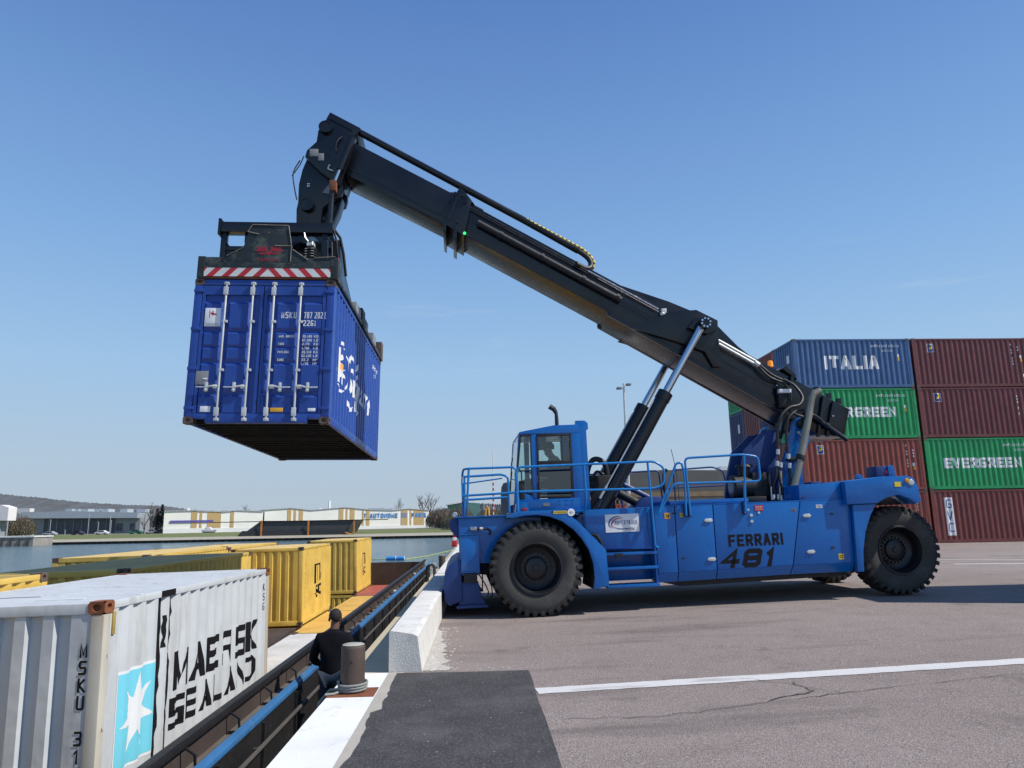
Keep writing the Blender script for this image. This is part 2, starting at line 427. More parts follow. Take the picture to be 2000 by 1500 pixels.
def block(name, text, w, h, t, fn3, mat, parent, cuts=None, gap=.28, shear=0., narrow={}):
    """heavy block lettering; fn3(x, y, lift) places it. Strokes are lifted a hair above each other."""
    bm = bmesh.new(); wd = [(.45 if ch in ' .' else .3 if ch == 'I' else .6 if ch == '1' else 1.) for ch in text]
    unit = w / (sum(wd) + gap * (len(text) - 1)); x = 0.; t = min(t, unit * .34)
    for ch, k in zip(text, wd):
        cw = unit * k - t if ch != 'I' else 0
        for li, st in enumerate(GLYPH.get(ch, [])):
            pts = [(x + t / 2 + (p[0] * cw if ch != 'I' else unit * k / 2 - t / 2), t / 2 + p[1] * (h - t)) for p in st]
            if pts[0] != pts[-1]:   # square ends
                for e, o in ((0, 1), (-1, -2)):
                    d = (Vector(pts[e]) - Vector(pts[o])).normalized() * t / 2
                    if e == -1 or li == 0: pts[e] = (pts[e][0] + d.x, max(0, min(h, pts[e][1] + d.y)))
            for q_ in ribbon_polys(pts, t):
                vs = [bm.verts.new((v.x + v.y * shear, v.y, li * .0007)) for v in q_]
                try: bm.faces.new(vs)
                except ValueError: pass
        x += unit * (k + gap)
    bmesh.ops.triangulate(bm, faces=bm.faces[:])
    if cuts:
        for c in cuts: bmesh.ops.bisect_plane(bm, geom=bm.verts[:] + bm.edges[:] + bm.faces[:], plane_co=(c, 0, 0), plane_no=(1, 0, 0), dist=1e-5)
    for v in bm.verts: v.co = Vector(fn3(v.co.x, v.co.y, v.co.z))
    me = bpy.data.meshes.new(name); bm.to_mesh(me); bm.free(); me.materials.append(mat)
    o = bpy.data.objects.new(name, me); COL.objects.link(o); o.parent = parent
    return o
def side_block(ct, text, s, z, w, h, t, mat='ink_white', gap=.28):
    tt, side, end, cs, ce = ct
    return block('lettering', text, w, h, t, lambda x, y, l: side(s + x, z + y, .004 + l), M[mat], tt, [c - s for c in cs], gap)

def rect(x, y, w, h): return [(x, y), (x + w, y), (x + w, y + h), (x, y + h)]

# ------------------------------------------------------------------ setting: yard, quay, water
def yard_z(x): return max(0., min(.15, (x - .4) / 6.6 * .15))
QX = -1.5          # quay edge
WZ = -3.1          # water level

def ground_mat():
    m, nt, b = new_mat('yard_asphalt')
    v = coords(nt, rand=False)
    big = noise(nt, v, .22, 5, .6); mid = noise(nt, v, 1.7, 6, .65); fine = noise(nt, v, 42, 4, .75); gr = noise(nt, v, 95, 2, .6)
    c = mix(nt, ramp(nt, big, .3, .7), (.268, .212, .188), (.345, .282, .254))
    c = mix(nt, ramp(nt, mid, .5, .8, 0, .55), c, (.150, .126, .115))
    c = mix(nt, ramp(nt, fine, .50, .66, 0, .75), c, (.46, .42, .395))
    c = mix(nt, ramp(nt, gr, .34, .50, .8, 0), c, (.07, .062, .058))
    vs = coords(nt, (.25, 1.6, 1), rand=False)
    st = noise(nt, vs, .8, 5, .6)
    c = mix(nt, ramp(nt, st, .54, .70, 0, .6), c, (.115, .098, .09))
    oil = noise(nt, v, .8, 4, .6); c = mix(nt, ramp(nt, oil, .62, .70, 0, .45), c, (.09, .08, .075))
    nt.links.new(c, b.inputs['Base Color']); b.inputs['Roughness'].default_value = .88; b.inputs['Specular IOR Level'].default_value = .25
    a = N(nt, 'ShaderNodeMath', operation='ADD'); nt.links.new(fine, a.inputs[0]); nt.links.new(gr, a.inputs[1])
    bump(nt, b, a.outputs[0], .8, .016)
    return m

def patch_mat():
    m, nt, b = new_mat('fresh_asphalt')
    v = coords(nt, rand=False)
    fine = noise(nt, v, 70, 3, .7); mid = noise(nt, v, 3, 6, .7); sp = noise(nt, v, 26, 2, .5); dust = noise(nt, v, 1.1, 4, .6)
    c = mix(nt, ramp(nt, mid, .3, .75), (.042, .040, .042), (.075, .072, .073))
    c = mix(nt, ramp(nt, fine, .52, .68, 0, .7), c, (.19, .185, .18))
    c = mix(nt, ramp(nt, dust, .5, .72, 0, .4), c, (.15, .145, .14))
    c = mix(nt, ramp(nt, sp, .735, .76, 0, .9), c, (.5, .49, .47))
    nt.links.new(c, b.inputs['Base Color']); b.inputs['Roughness'].default_value = .9; b.inputs['Specular IOR Level'].default_value = .2
    bump(nt, b, fine, .8, .015); return m

def line_mat():
    m, nt, b = new_mat('worn_white_line')
    v = coords(nt, (.35, 2.2, 1), rand=False); v2 = coords(nt, rand=False)
    w = noise(nt, v, 2.0, 7, .7); f = noise(nt, v2, 60, 3, .7)
    c = mix(nt, ramp(nt, f, .35, .7), (.52, .50, .48), (.66, .65, .63))
    c = mix(nt, ramp(nt, w, .54, .70, 0, .85), c, (.24, .21, .19))
    nt.links.new(c, b.inputs['Base Color']); b.inputs['Roughness'].default_value = .8
    bump(nt, b, f, .4, .01); return m

def concrete(name, col, dirt, amt=.3, scale=2., bm_=.25):
    m, nt, b = new_mat(name)
    v = coords(nt, rand=False)
    a = noise(nt, v, scale, 7, .65); f = noise(nt, v, 45, 4, .7)
    c = mix(nt, ramp(nt, a, .3, .7), tuple(x * .9 for x in col), tuple(min(1, x * 1.07) for x in col))
    c = mix(nt, ramp(nt, f, .60, .72, 0, .35), c, dirt)
    c = mix(nt, ramp(nt, noise(nt, v, scale * 2.3, 8, .75), .68 - amt * .3, .74, 0, .7), c, dirt)
    nt.links.new(c, b.inputs['Base Color']); b.inputs['Roughness'].default_value = .85; b.inputs['Specular IOR Level'].default_value = .25
    bump(nt, b, f, bm_, .015); return m

def water_mat():
    m, nt, b = new_mat('dock_water')
    v = coords(nt, (1, .42, 1), rand=False)
    n1 = noise(nt, v, 1.6, 5, .6); n2 = noise(nt, v, 7, 3, .6)
    big = noise(nt, coords(nt, (.4, 1, 1), rand=False), .05, 4)
    c = mix(nt, ramp(nt, big, .3, .7), (.085, .135, .150), (.11, .16, .17))
    nt.links.new(c, b.inputs['Base Color'])
    b.inputs['Roughness'].default_value = .14; b.inputs['IOR'].default_value = 1.33; b.inputs['Specular IOR Level'].default_value = .5
    a = N(nt, 'ShaderNodeMath', operation='MULTIPLY_ADD'); a.inputs[1].default_value = .35
    nt.links.new(n2, a.inputs[0]); nt.links.new(n1, a.inputs[2]); bump(nt, b, a.outputs[0], .85, .35)
    return m

# yard sheet with a slight fall towards the quay
mb = MB(); xs = [-1.03, .4, 7.0, 30., 90., 400., 1500.]; ys = [-40., 0., 60., 246.]
vs = [(x, y, yard_z(x)) for x in xs for y in ys]
mb.add(vs, [(i * 4 + j, (i + 1) * 4 + j, (i + 1) * 4 + j + 1, i * 4 + j + 1) for i in range(len(xs) - 1) for j in range(3)])
tag(mb.build('yard_ground', ground_mat(), smooth=0), kind='structure')
tag(MB().box(QX, -1.031, -40, 8.56, -6., .0).build('quay_edge_painted', concrete('quay_white_paint', (.74, .74, .725), (.42, .40, .37), .42, 1.2), smooth=0), kind='structure')
tag(MB().box(QX, -1.031, 8.563, 205, -6., -.002).build('quay_edge', concrete('quay_cream_concrete', (.46, .40, .28), (.25, .22, .17), .3), smooth=0), kind='structure')
# dark new asphalt strip with a ragged inner edge
rr = random.Random(3); L1 = []; y = -12.
while y < 8.3:
    bx = -1.0 + (.06 if y < 7.0 else .10) * (1 if 5.6 < y < 6.4 else .4) + rr.uniform(-.010, .010)
    if y > 6.9: bx = -.90 + (y - 6.9) * -.02 + rr.uniform(-.02, .02)
    L1.append((bx, y)); y += .12
pts = L1 + [(-.93, 8.50), (.0, 8.47), (.545, 8.46)] + [(.55 + rr.uniform(-.006, .006), y * .5) for y in range(16, -25, -1)]
mb = MB(); mb.add([(x, y, .005 + yard_z(x)) for x, y in pts], [tuple(range(len(pts)))])
tag(mb.build('asphalt_patch', patch_mat(), smooth=0), kind='structure')
# narrow bare concrete seam between the paint and the new asphalt
mb = MB(); mb.add([(-1.028, -12, .003), (-.86, -12, .003), (-.86, 8.55, .003), (-1.028, 8.55, .003)], [(0, 1, 2, 3)])
tag(mb.build('concrete_seam', concrete('seam_concrete', (.40, .37, .32), (.55, .53, .50), .3), smooth=0), kind='structure')
def strip(name, pts, w, mat, dz=.005):
    mb = MB(); vs = []
    for i, (x, y) in enumerate(pts):
        a = Vector(pts[max(0, i - 1)]); b = Vector(pts[min(len(pts) - 1, i + 1)]); t = (b - a).normalized(); n = Vector((-t.y, t.x))
        ww = w[i] if isinstance(w, list) else w
        for s in (1, -1): px_, py_ = x + n.x * ww / 2 * s, y + n.y * ww / 2 * s; vs.append((px_, py_, yard_z(px_) + dz))
    mb.add(vs, [(2 * i, 2 * i + 1, 2 * i + 3, 2 * i + 2) for i in range(len(pts) - 1)])
    return tag(mb.build(name, mat, smooth=0), kind='structure')
LM = line_mat()
q_l = random.Random(8); strip('white_line', [(.56 + i * .11, 7.455 + i * .11 * .034 + q_l.uniform(-.004, .004)) for i in range(190)], [.25 + q_l.uniform(-.018, .012) for i in range(190)], LM)
strip('white_line', [(14 + i * 2., 21.0 - i * .35) for i in range(12)], .22, LM)
strip('white_line', [(12 + i * 2., 24.4 - i * .9) for i in range(10)], .16, LM)
CR = paint('crack_dirt', (.085, .074, .068), .95, .3)
def crack(p, w, seed):
    q = random.Random(seed); out = [p[0]]
    for a, b in zip(p, p[1:]):
        for k in range(1, 9):
            f = k / 8; out.append((a[0] + (b[0] - a[0]) * f + q.uniform(-.02, .02), a[1] + (b[1] - a[1]) * f + q.uniform(-.035, .035)))
    strip('crack', out, [w * .55 * q.uniform(.25, 1.) * (.3 if i in (0, len(out) - 1) else 1) for i in range(len(out))], CR, .007)
crack([(.70, 6.42), (1.6, 6.35), (2.6, 6.62), (3.5, 6.80), (4.7, 7.02), (6.2, 7.25), (8., 7.4)], .028, 1)
crack([(2.55, 6.62), (3.1, 6.9), (3.05, 7.25)], .05, 5)
crack([(3.3, 6.75), (3.0, 7.2), (2.6, 7.6)], .018, 2)
crack([(2.2, 10.2), (3.5, 10.0), (4.6, 9.7), (5.8, 10.0)], .02, 3)
crack([(6.0, 11.3), (7.5, 10.8), (9., 11.)], .02, 4)
crack([(4.2, 5.2), (4.8, 5.6), (5.8, 5.7)], .02, 6)
crack([(10, 17), (14, 17.6), (18, 16.8)], .05, 7)

tag(MB().add([(-1500, -60, WZ), (QX + .002, -60, WZ), (QX + .002, 205, WZ), (-1500, 205, WZ)], [(0, 1, 2, 3)]).build('water', water_mat(), smooth=0), kind='structure')

# long white-painted concrete kerb blocks on the quay edge
KM = concrete('kerb_white_concrete', (.62, .61, .575), (.33, .31, .28), .42, 2.4, .6)
def kerb(y0, y1, label, rough):
    q = random.Random(int(y0 * 10)); mb = MB(); n = max(2, int((y1 - y0) / .16)); sec = []
    base = [(-1.03, 0.), (-1.03, .44), (-1.015, .455), (-.72, .455), (-.665, .43), (-.655, .0)]
    vs = []
    for i in range(n + 1):
        y = y0 + (y1 - y0) * i / n
        for k, (x, z) in enumerate(base):
            j = q.uniform(0, .035) if (k in (3, 4) and rough and i < n * .45) else q.uniform(0, .006) if k in (1, 2, 3, 4) else 0
            if rough and i == 0 and k in (3, 4): j = .045
            if rough and i == 1 and k in (3, 4): j = .02
            vs.append((x - (j if k in (3, 4) else 0), y + (0 if 0 < i < n else 0), max(0, z - j)))
    m_ = len(base)
    fs = [(i * m_ + k, i * m_ + (k + 1) % m_, (i + 1) * m_ + (k + 1) % m_, (i + 1) * m_ + k) for i in range(n) for k in range(m_)]
    fs += [tuple(range(m_)), tuple(n * m_ + k for k in range(m_ - 1, -1, -1))]
    mb.add(vs, fs)
    tag(mb.build('kerb_block', KM, smooth=25), label, 'kerb block', 'concrete kerb blocks along the quay edge')
kerb(8.56, 17.4, 'nearest long white concrete kerb block with a chipped end, beside the rusty bollard', True)
kerb(17.5, 30., 'far white concrete kerb block beyond the shadowed one, beside the blue machine front', False)
kerb(30.1, 46., 'farthest white concrete kerb block, ending near the small red post', False)
# crumbled concrete along the foot of the kerb
q = random.Random(11); mb = MB()
def chip(x, y, r):
    vs = []; n = 6
    for i in range(n):
        a = 2 * pi * i / n; vs.append((x + cos(a) * r * q.uniform(.6, 1.2), y + sin(a) * r * q.uniform(.6, 1.3), yard_z(x) + .004))
    vs.append((x + q.uniform(-.3, .3) * r, y + q.uniform(-.3, .3) * r, yard_z(x) + r * q.uniform(.2, .7)))
    mb.add(vs, [(i, (i + 1) % n, n) for i in range(n)])
for i in range(420):
    y = 8.62 + q.random() ** 1.3 * 3.2; x = -.65 + abs(q.gauss(0, .14)) + .02
    chip(x, y, q.uniform(.004, .022))
for i in range(110):
    d_ = q.random() ** 2.2; chip(-.55 + d_ * 1.3, 8.58 + abs(q.gauss(0, .25)) * (1 - d_ * .6), q.uniform(.004, .02) * (1.1 - d_ * .5))
for i in range(40): chip(q.uniform(-.5, .45), q.uniform(6.5, 8.4), q.uniform(.004, .009))
mb_r = mb.build('concrete_crumbs', concrete('crumb_white', (.52, .50, .46), (.38, .35, .32), .3), smooth=0)
tag(mb_r, 'crumbs of broken white concrete scattered at the foot of the kerb block', 'rubble', kind='stuff')
# pale dust film under the crumbs
mb = MB(); pts = [(-.655, 8.6)] + [(-.655 + .30 * q.uniform(.6, 1.2) * (1 - i / 30) + .03, 8.6 + i * .11) for i in range(28)] + [(-.655, 11.7)]
mb.add([(x, y, yard_z(x) + .0035) for x, y in pts], [tuple(range(len(pts)))])
tag(mb.build('dust_patch', concrete('dust', (.43, .40, .36), (.30, .27, .25), .5, 6.), smooth=0), kind='structure')

# mooring bollards
def bollard(x, y, label, rope):
    t = thing('mooring_bollard', label, 'bollard', (x, y, 0), group='rusty bollards on the quay edge')
    MB().lathe([(.0, .455), (.105, .452), (.117, .44), (.120, .42), (.120, 0)], (0, 0, 0), 'z', 28).build('post', paint('bollard_rust', (.088, .060, .048), .62, .35, (.045, .03, .026), .5, 3., rust=(.20, .075, .03), ramt=.35, bmp=.2) if rope else bpy.data.materials['bollard_rust'], t, 0, 40)
    MB().lathe([(.0, .462), (.098, .460), (.112, .4535)], (0, 0, 0), 'z', 28).build('cap', paint('worn_cap', (.36, .35, .30), .7, .2, (.18, .13, .09), .5, 6.) if rope else bpy.data.materials['worn_cap'], t, 0, 60)
    MB().tube([(.0, -.118, .30), (.0, -.132, .30)], [.012, .006], 8).build('bolt', M['nut'], t)
    return t
bl = bollard(-1.285, 7.69, 'rusty steel bollard with rope coils in the foreground behind which a man stands', True)
bl2 = bollard(-1.32, 26.2, 'small distant bollard beyond the first kerb block at the water', False)
mb = MB()
rp = []
for k in range(3):
    for i in range(20):
        a = 2 * pi * i / 20 - 2.4; rp.append((-1.285 + (.137 + .004 * k) * cos(a), 7.69 + (.137 + .004 * k) * sin(a), .025 + .026 * (k + i / 20)))
tail = [(-1.50, 7.66, .03), (-1.62, 7.70, -.1), (-1.72, 7.9, -.6), (-1.9, 8.6, -1.3)]
mb.tube([(-1.52, 7.50, .018), (-1.44, 7.53, .018)] + rp + [(-1.38, 7.6, .05)] + tail, .013, 7)
tag(mb.build('mooring_rope', paint('pale_rope', (.25, .27, .26), .85, .15, (.18, .2, .18), .3, 20., bmp=.3)), 'pale grey mooring rope wound three times around the bollard foot', 'rope')
tag(MB().box(-1.5, -1.04, 7.45, 7.84, -.02, .004).build('bollard_base_plate', M['c_rust']), 'rusty flat steel plate set in the quay under the near bollard', 'base plate')
t = thing('quay_ladder', 'small steel ladder hoops at the quay edge beside the second kerb block', 'ladder', (-1.46, 20.6, 0))
for dy in (0, .45): MB().tube([(0, dy, -1.2), (0, dy, .42), (.12, dy, .46), (.2, dy, .38), (.2, dy, 0)], .03, 6).build('hoop', M['barge_black'], t)
for z in (-.9, -.6, -.3, 0): MB().tube([(0, 0, z), (0, .45, z)], .02, 6).build('rung', M['barge_black'], t)
t = thing('red_post', 'small red and white post standing on the far end of the quay edge', 'post', (-1.15, 34.3, .455))
MB().box(-.12, .12, -.1, .1, 0, .28).build('base', M['red'], t, .01); MB().box(-.08, .1, -.08, .08, .28, .42).build('cap', M['white'], t, .01)
MB().tube([(0, 0, .42), (0, 0, .62)], .06, 8).build('head', M['red'], t)

# ------------------------------------------------------------------ reach stacker (local axes: x rearwards, y away, z up)
ST = thing('reach_stacker', 'big blue and black reach stacker lifting a blue container over the barge', 'reach stacker',
           (.993, 12.694, .004), (0, -R(1.3), R(1.5)))
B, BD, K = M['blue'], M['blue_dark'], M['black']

# tyres -------------------------------------------------------------
def tyre_mesh():
    base = [(.41, .075), (.425, .045), (.46, .030), (.52, .012), (.60, .0), (.67, .004), (.72, .022), (.755, .05), (.765, .10), (.77, .25)]
    prof = base + [(r, .5 - h) for r, h in base[-2::-1]]
    mb = MB(); mb.lathe(prof, (0, 0, 0), 'y', 72); return mb
def lug_mesh():
    mb = MB(); n = 34; rq = random.Random(2)
    for side in (0, 1):
        for k in range(n):
            a0 = 2 * pi * (k + .5 * side) / n; hw = .58 * pi / n
            secs = []
            for h, ri, ro, sl, ww in ((.004, .69, .735, 0, .92), (.016, .70, .79, 0, .95), (.05, .73, .818, .01, 1.), (.16, .75, .822, .05, .9), (.27, .75, .82, .09, .7)):
                a = a0 + sl; hh = h if side == 0 else .5 - h
                secs.append([(r * cos(a + s * hw * ww), hh, r * sin(a + s * hw * ww)) for r, s in ((ri, -1), (ro, -.86), (ro, .86), (ri, 1))])
            vs = [p for q_ in secs for p in q_]; fs = [(0, 1, 2, 3), (19, 18, 17, 16)]
            for i in range(4): fs += [(i * 4 + j, i * 4 + (j + 1) % 4, i * 4 + 4 + (j + 1) % 4, i * 4 + 4 + j) for j in range(4)]
            mb.add(vs, fs)
    return mb
def make_wheel(x, y0, face, steer=0., hub=True):
    """face = -1: outer face towards -y"""
    w = tyre_mesh().build('tyre', M['tyre'], ST, 0, 40); w.location = (x, y0, .82)
    if face > 0:
        w.location = (x, y0 + .5, .82); w.rotation_euler = (0, 0, pi + steer)
    else: w.rotation_euler = (0, 0, steer)
    lug_mesh().build('tread', M['tread'], w, 0, 20)
    MB().lathe([(.455, .052), (.462, .028), (.452, .012), (.436, .012), (.424, .03), (.418, .06), (.392, .075), (.388, .22), (.36, .26), (.30, .285), (.27, .29), (.262, .29)], (0, 0, 0), 'y', 64).build('rim', M['rim'], w, 0, 40)
    MB().lathe([(.437, .011), (.433, .004), (.424, .006), (.412, .03), (.400, .06), (.394, .074)], (0, 0, 0), 'y', 64).build('lock_ring', M['nut'], w, 0, 40)
    if hub:
        MB().lathe([(.27, .29), (.268, .25), (.20, .245), (.19, .20), (.175, .188), (.06, .185), (.052, .165), (.0, .162)], (0, 0, 0), 'y', 48).build('hub', M['rim'], w, 0, 40)
        mb = MB()
        for i in range(20):
            a = 2 * pi * i / 20; mb.tube([(.235 * cos(a), .25, .235 * sin(a)), (.235 * cos(a), .20, .235 * sin(a))], .019, 6)
        for i in range(2): mb.tube([(.04 + .07 * i, .188, -.03 - .06 * i), (.04 + .07 * i, .172, -.03 - .06 * i)], .012, 6)
        mb.build('wheel_nuts', M['nut'], w)
    return w
make_wheel(.03, 0, -1); make_wheel(.03, .60, -1, hub=False)
make_wheel(.03, 3.05, 1, hub=False); make_wheel(.03, 3.65, 1)
make_wheel(6.97, .48, -1, R(3)); make_wheel(6.97, 3.17, 1, R(3))
MB().tube([(.03, .5, .82), (.03, 3.7, .82)], .26, 16).build('axle', M['black_matt'], ST)
mb = MB().tube([(6.97, .8, .82), (6.97, 3.4, .82)], .2, 14); mb.box(6.6, 7.3, 1.1, 3.05, .55, 1.2); mb.build('axle', M['black_matt'], ST)

# chassis -----------------------------------------------------------
mb = MB()
mb.prism([(-1.28, .74), (-.5, .62), (6.0, .52), (6.2, 1.2), (6.2, 1.74), (-1.28, 1.70)], 'y', 1.18, 2.97)
mb.build('chassis', BD, ST, .02)
mb = MB()
mb.prism([(-1.31, .72), (-.96, .72), (-.96, .93), (-.5, .90), (-.05, 1.25), (.2, 1.66), (.2, 1.735), (-1.31, 1.735)], 'y', .515, .565)
mb.prism([(-1.31, .72), (-1.0, .72), (-1.0, 1.735), (-1.31, 1.735)], 'y', .565, 3.58)
mb.prism([(-1.31, .72), (-.96, .72), (-.96, .93), (-.5, .90), (-.05, 1.25), (.2, 1.66), (.2, 1.735), (-1.31, 1.735)], 'y', 3.58, 3.63)
mb.build('front_panel', B, ST, .012)
MB().box(-1.36, .5, .47, 3.68, 1.737, 1.765).build('front_deck', B, ST, .006)
mb = MB().box(-1.285, -.95, .40, .513, .80, 1.43); mb.build('front_box', B, ST, .012)
mb = MB().box(-1.30, -.935, .385, .512, 1.432, 1.455); mb.box(-1.29, -.945, .40, .512, .775, .798); mb.build('box_lid', B, ST, .004)
MB().box(-1.24, -1.0, .42, .56, .60, .765).build('mounting_block', M['black_matt'], ST, .01)
# lower front beam with rounded nose
nose = [(-1.28, .30), (-1.50, .22), (-1.585, .30), (-1.60, .55), (-1.575, .80), (-1.49, .93), (-1.36, 1.0), (-1.28, 1.0)]
MB().prism(nose, 'y', .42, 3.7).build('front_beam', BD, ST, .02)
MB().prism([(-1.30, 1.36), (-1.38, 1.42), (-1.47, 1.55), (-1.49, 1.64), (-1.45, 1.72), (-1.38, 1.745), (-1.30, 1.745)], 'y', .62, .70).build('towing_lug', BD, ST, .01)
MB().prism([(-1.30, 1.36), (-1.38, 1.42), (-1.47, 1.55), (-1.49, 1.64), (-1.45, 1.72), (-1.38, 1.745), (-1.30, 1.745)], 'y', 3.4, 3.48).build('towing_lug', BD, ST, .01)
for y0 in (.46, 3.3):
    mb = MB().prism([(-1.29, .62), (-.98, .60), (-.93, .36), (-.86, .22), (-1.34, .22), (-1.30, .40)], 'y', y0, y0 + .06)
    mb.prism([(-1.29, .62), (-.98, .60), (-.93, .36), (-.86, .22), (-1.34, .22), (-1.30, .40)], 'y', y0 + .24, y0 + .30)
    mb.box(-1.22, -1.0, y0 + .06, y0 + .24, .3, .7); mb.box(-1.38, -.82, y0 - .06, y0 + .36, .17, .22)
    mb.build('stabiliser_foot', BD, ST, .006)
MB().lathe([(0, .05), (.03, .04), (.045, .01), (.045, -.03), (.0, -.05)], (-1.37, .60, 1.80), 'z', 12).build('position_lamp', M['white'], ST)
mb = MB(); mb.tube([(-1.12, .505, 1.53), (-.98, .46, 1.535), (-.80, .46, 1.53), (-.74, .47, 1.50), (-.75, .48, 1.42)], .022, 8); mb.build('hydraulic_hose', M['hose'], ST)
mb = MB(); mb.tube([(-1.10, .49, 1.545), (-.98, .47, 1.54)], .038, 8); mb.tube([(-.93, .46, 1.54), (-.87, .46, 1.535)], .03, 8); mb.build('hose_fitting', M['steel'], ST)
mb = MB(); mb.tube([(-.98, .6, .75), (-.86, .58, .56), (-.80, .6, .42), (-.82, .6, .33)], .012, 6); mb.tube([(-.86, .7, .8), (-.74, .7, .5), (-.73, .7, .35), (-.79, .7, .25)], .012, 6); mb.tube([(-.9, .66, .72), (-.91, .66, .45)], .012, 6)
mb.build('hanging_cable', M['hose'], ST)

# front wheel arch ----------------------------------------------------
outer = [(-.47, 1.715), (-.37, 1.785), (-.22, 1.815), (.42, 1.815), (.56, 1.79), (.80, 1.585), (1.255, 1.09), (1.275, .48), (1.0, .435)]
inner = [(1.03, .62), (1.02, .86), (.955, 1.10), (.84, 1.30), (.70, 1.465), (.50, 1.615), (.28, 1.705), (.06, 1.74), (-.15, 1.735), (-.36, 1.70)]
MB().prism(outer + inner, 'y', -.03, .03).build('wheel_arch', B, ST, .006)
MB().prism(outer + inner, 'y', .031, 1.17).build('arch_liner', M['black_matt'], ST)
MB().prism(outer + inner, 'y', 4.12, 4.18).build('wheel_arch', B, ST, .006)
MB().prism(outer + inner, 'y', 3.0, 4.119).build('arch_liner', M['black_matt'], ST)
MB().box(.36, .595, -.036, -.031, 1.745, 1.795).build('yellow_sticker', M['yellow'], ST)
write('sticker_text', 'ATTENTION', lambda x, y: (.375 + x, -.0385, 1.757 + y), M['ink_black'], ST, .205, .026, .01)
MB().lathe([(0, -.037), (.06, -.037), (.066, -.031)], (.672, 0, 1.757), 'y', 24).build('round_sticker', M['white'], ST)
write('sticker_text', '82', lambda x, y: (.645 + x, -.0385, 1.742 + y), M['ink_black'], ST, .055, .032)
MB().box(.33, .36, -.036, -.031, 1.77, 1.795).build('marker', M['ink_black'], ST)

# mid body panels -------------------------------------------------------
PV = .28
def panel(name, pts, v=PV, th=.05, mat=B, bev=.008): return MB().prism(pts, 'y', v, v + th).build(name, mat, ST, bev)
# recessed bay with the ladder
panel('ladder_bay_panel', [(1.24, .50), (2.24, .50), (2.24, 1.80), (1.0, 1.80), (1.0, 1.45)], .62, .04)
panel('upper_bay_panel', [(.98, 1.43), (1.27, 1.09), (2.236, 1.05), (2.236, 1.795), (.98, 1.795)], .34, .05)
MB().box(2.20, 2.236, .29, .62, .47, 1.795).build('bay_side_plate', B, ST, .004)
MB().box(1.275, 2.20, .392, .625, 1.06, 1.09).build('bay_roof', BD, ST, .004)
for w, d in ((1.0, .02), (.745, .0), (.44, -.02)):
    MB().box(1.29, 2.235, .22 + d, .60, w - .03, w + .02).build('ladder_step', B, ST, .006)
MB().box(1.275, 1.30, .24, .60, .42, 1.06).build('ladder_side', B, ST, .004)
MB().box(1.46, 1.60, .205, .245, .94, 1.01).build('step_lamp', M['nut'], ST, .006)
mb = MB(); mb.tube([(.98, .3, 1.33), (1.06, .26, 1.36), (1.16, .22, 1.33), (1.22, .22, 1.22), (1.235, .25, 1.0)], .03, 8); mb.tube([(.95, .34, 1.36), (1.05, .33, 1.33), (1.10, .31, 1.20), (1.08, .33, 1.05)], .02, 8); mb.build('hydraulic_hose', M['hose'], ST)
# engine covers with real gaps
def cover(x0, x1, b0, b1, top=1.795, nm='engine_cover', x0b=None, x1b=None):
    xa, xb = x0b or x0, x1b or x1; k = .17; f = k / (top - b0)
    xa2, xb2 = xa + (x0 - xa) * f, xb + (x1 - xb) * f
    o = panel(nm, [(xa2, b0 + k), (xb2, b1 + k), (x1, top), (x0, top)])
    mb = MB(); vs = [(xa, PV + .085, b0), (xb, PV + .085, b1), (xb2, PV + .001, b1 + k - .001), (xa2, PV + .001, b0 + k - .001), (xa, PV + .12, b0), (xb, PV + .12, b1), (xb2, PV + .05, b1 + k - .001), (xa2, PV + .05, b0 + k - .001)]
    mb.add(vs, [(0, 1, 2, 3), (4, 7, 6, 5), (0, 4, 5, 1), (1, 5, 6, 2), (2, 6, 7, 3), (3, 7, 4, 0)]); mb.build('cover_skirt', B, o, .004)
    return o
cover(2.245, 2.625, .455, .46, nm='access_door', x1b=2.60)
cover(2.64, 3.34, .46, .468, nm='access_door', x0b=2.615, x1b=3.315)
cover(3.356, 5.00, .47, .49, nm='engine_cover', x0b=3.331, x1b=4.70)
cover(5.016, 5.96, .49, .49, nm='access_door', x0b=4.716, x1b=5.90)
MB().box(2.245, 5.95, .405, .46, .5, 1.79).build('cover_frame', M['black_matt'], ST)
mb = MB(); mb.prism([(2.245, .452), (5.9, .482), (5.9, .56), (2.245, .56)], 'y', PV - .006, PV - .001); 
MB().prism([(2.3, .46), (5.85, .49), (5.85, .42), (5.2, .40), (2.7, .36)], 'y', .5, 3.6).build('belly_plate', M['black_matt'], ST)
MB().box(2.24, 5.95, .281, 3.85, 1.797, 1.815).build('deck_plate', B, ST, .006)
for y in (3.82,): MB().prism([(1.2, .5), (5.96, .49), (5.96, 1.795), (1.2, 1.795)], 'y', y, y + .05).build('side_cover', B, ST, .01)
MB().box(2.6, 4.1, .45, 3.7, 1.816, 1.90).build('tread_deck', B, ST, .01)
def hinge(x, z):
    mb = MB().prism([(x - .085, z), (x - .05, z + .03), (x + .05, z + .034), (x + .085, z), (x + .05, z - .034), (x - .05, z - .03)], 'y', PV - .022, PV - .001)
    mb.build('latch', M['steel'], ST, .006)
for x, z in ((3.235, 1.52), (3.235, .83), (5.10, 1.53), (5.10, .88)): hinge(x, z)
for z in (1.58, 1.47): MB().tube([(4.05, PV - .02, z), (4.05, PV, z)], .028, 10).build('lock_knob', M['steel'], ST)
MB().tube([(4.0, PV - .02, 1.68), (4.0, PV, 1.68)], .022, 8).build('lock_knob', M['steel'], ST)
MB().box(4.13, 4.29, PV - .008, PV - .001, 1.655, 1.755).build('red_sticker', M['red'], ST)
write('sticker_text', 'DANGER', lambda x, y: (4.145 + x, PV - .0105, 1.71 + y), M['ink_white'], ST, .13, .028)
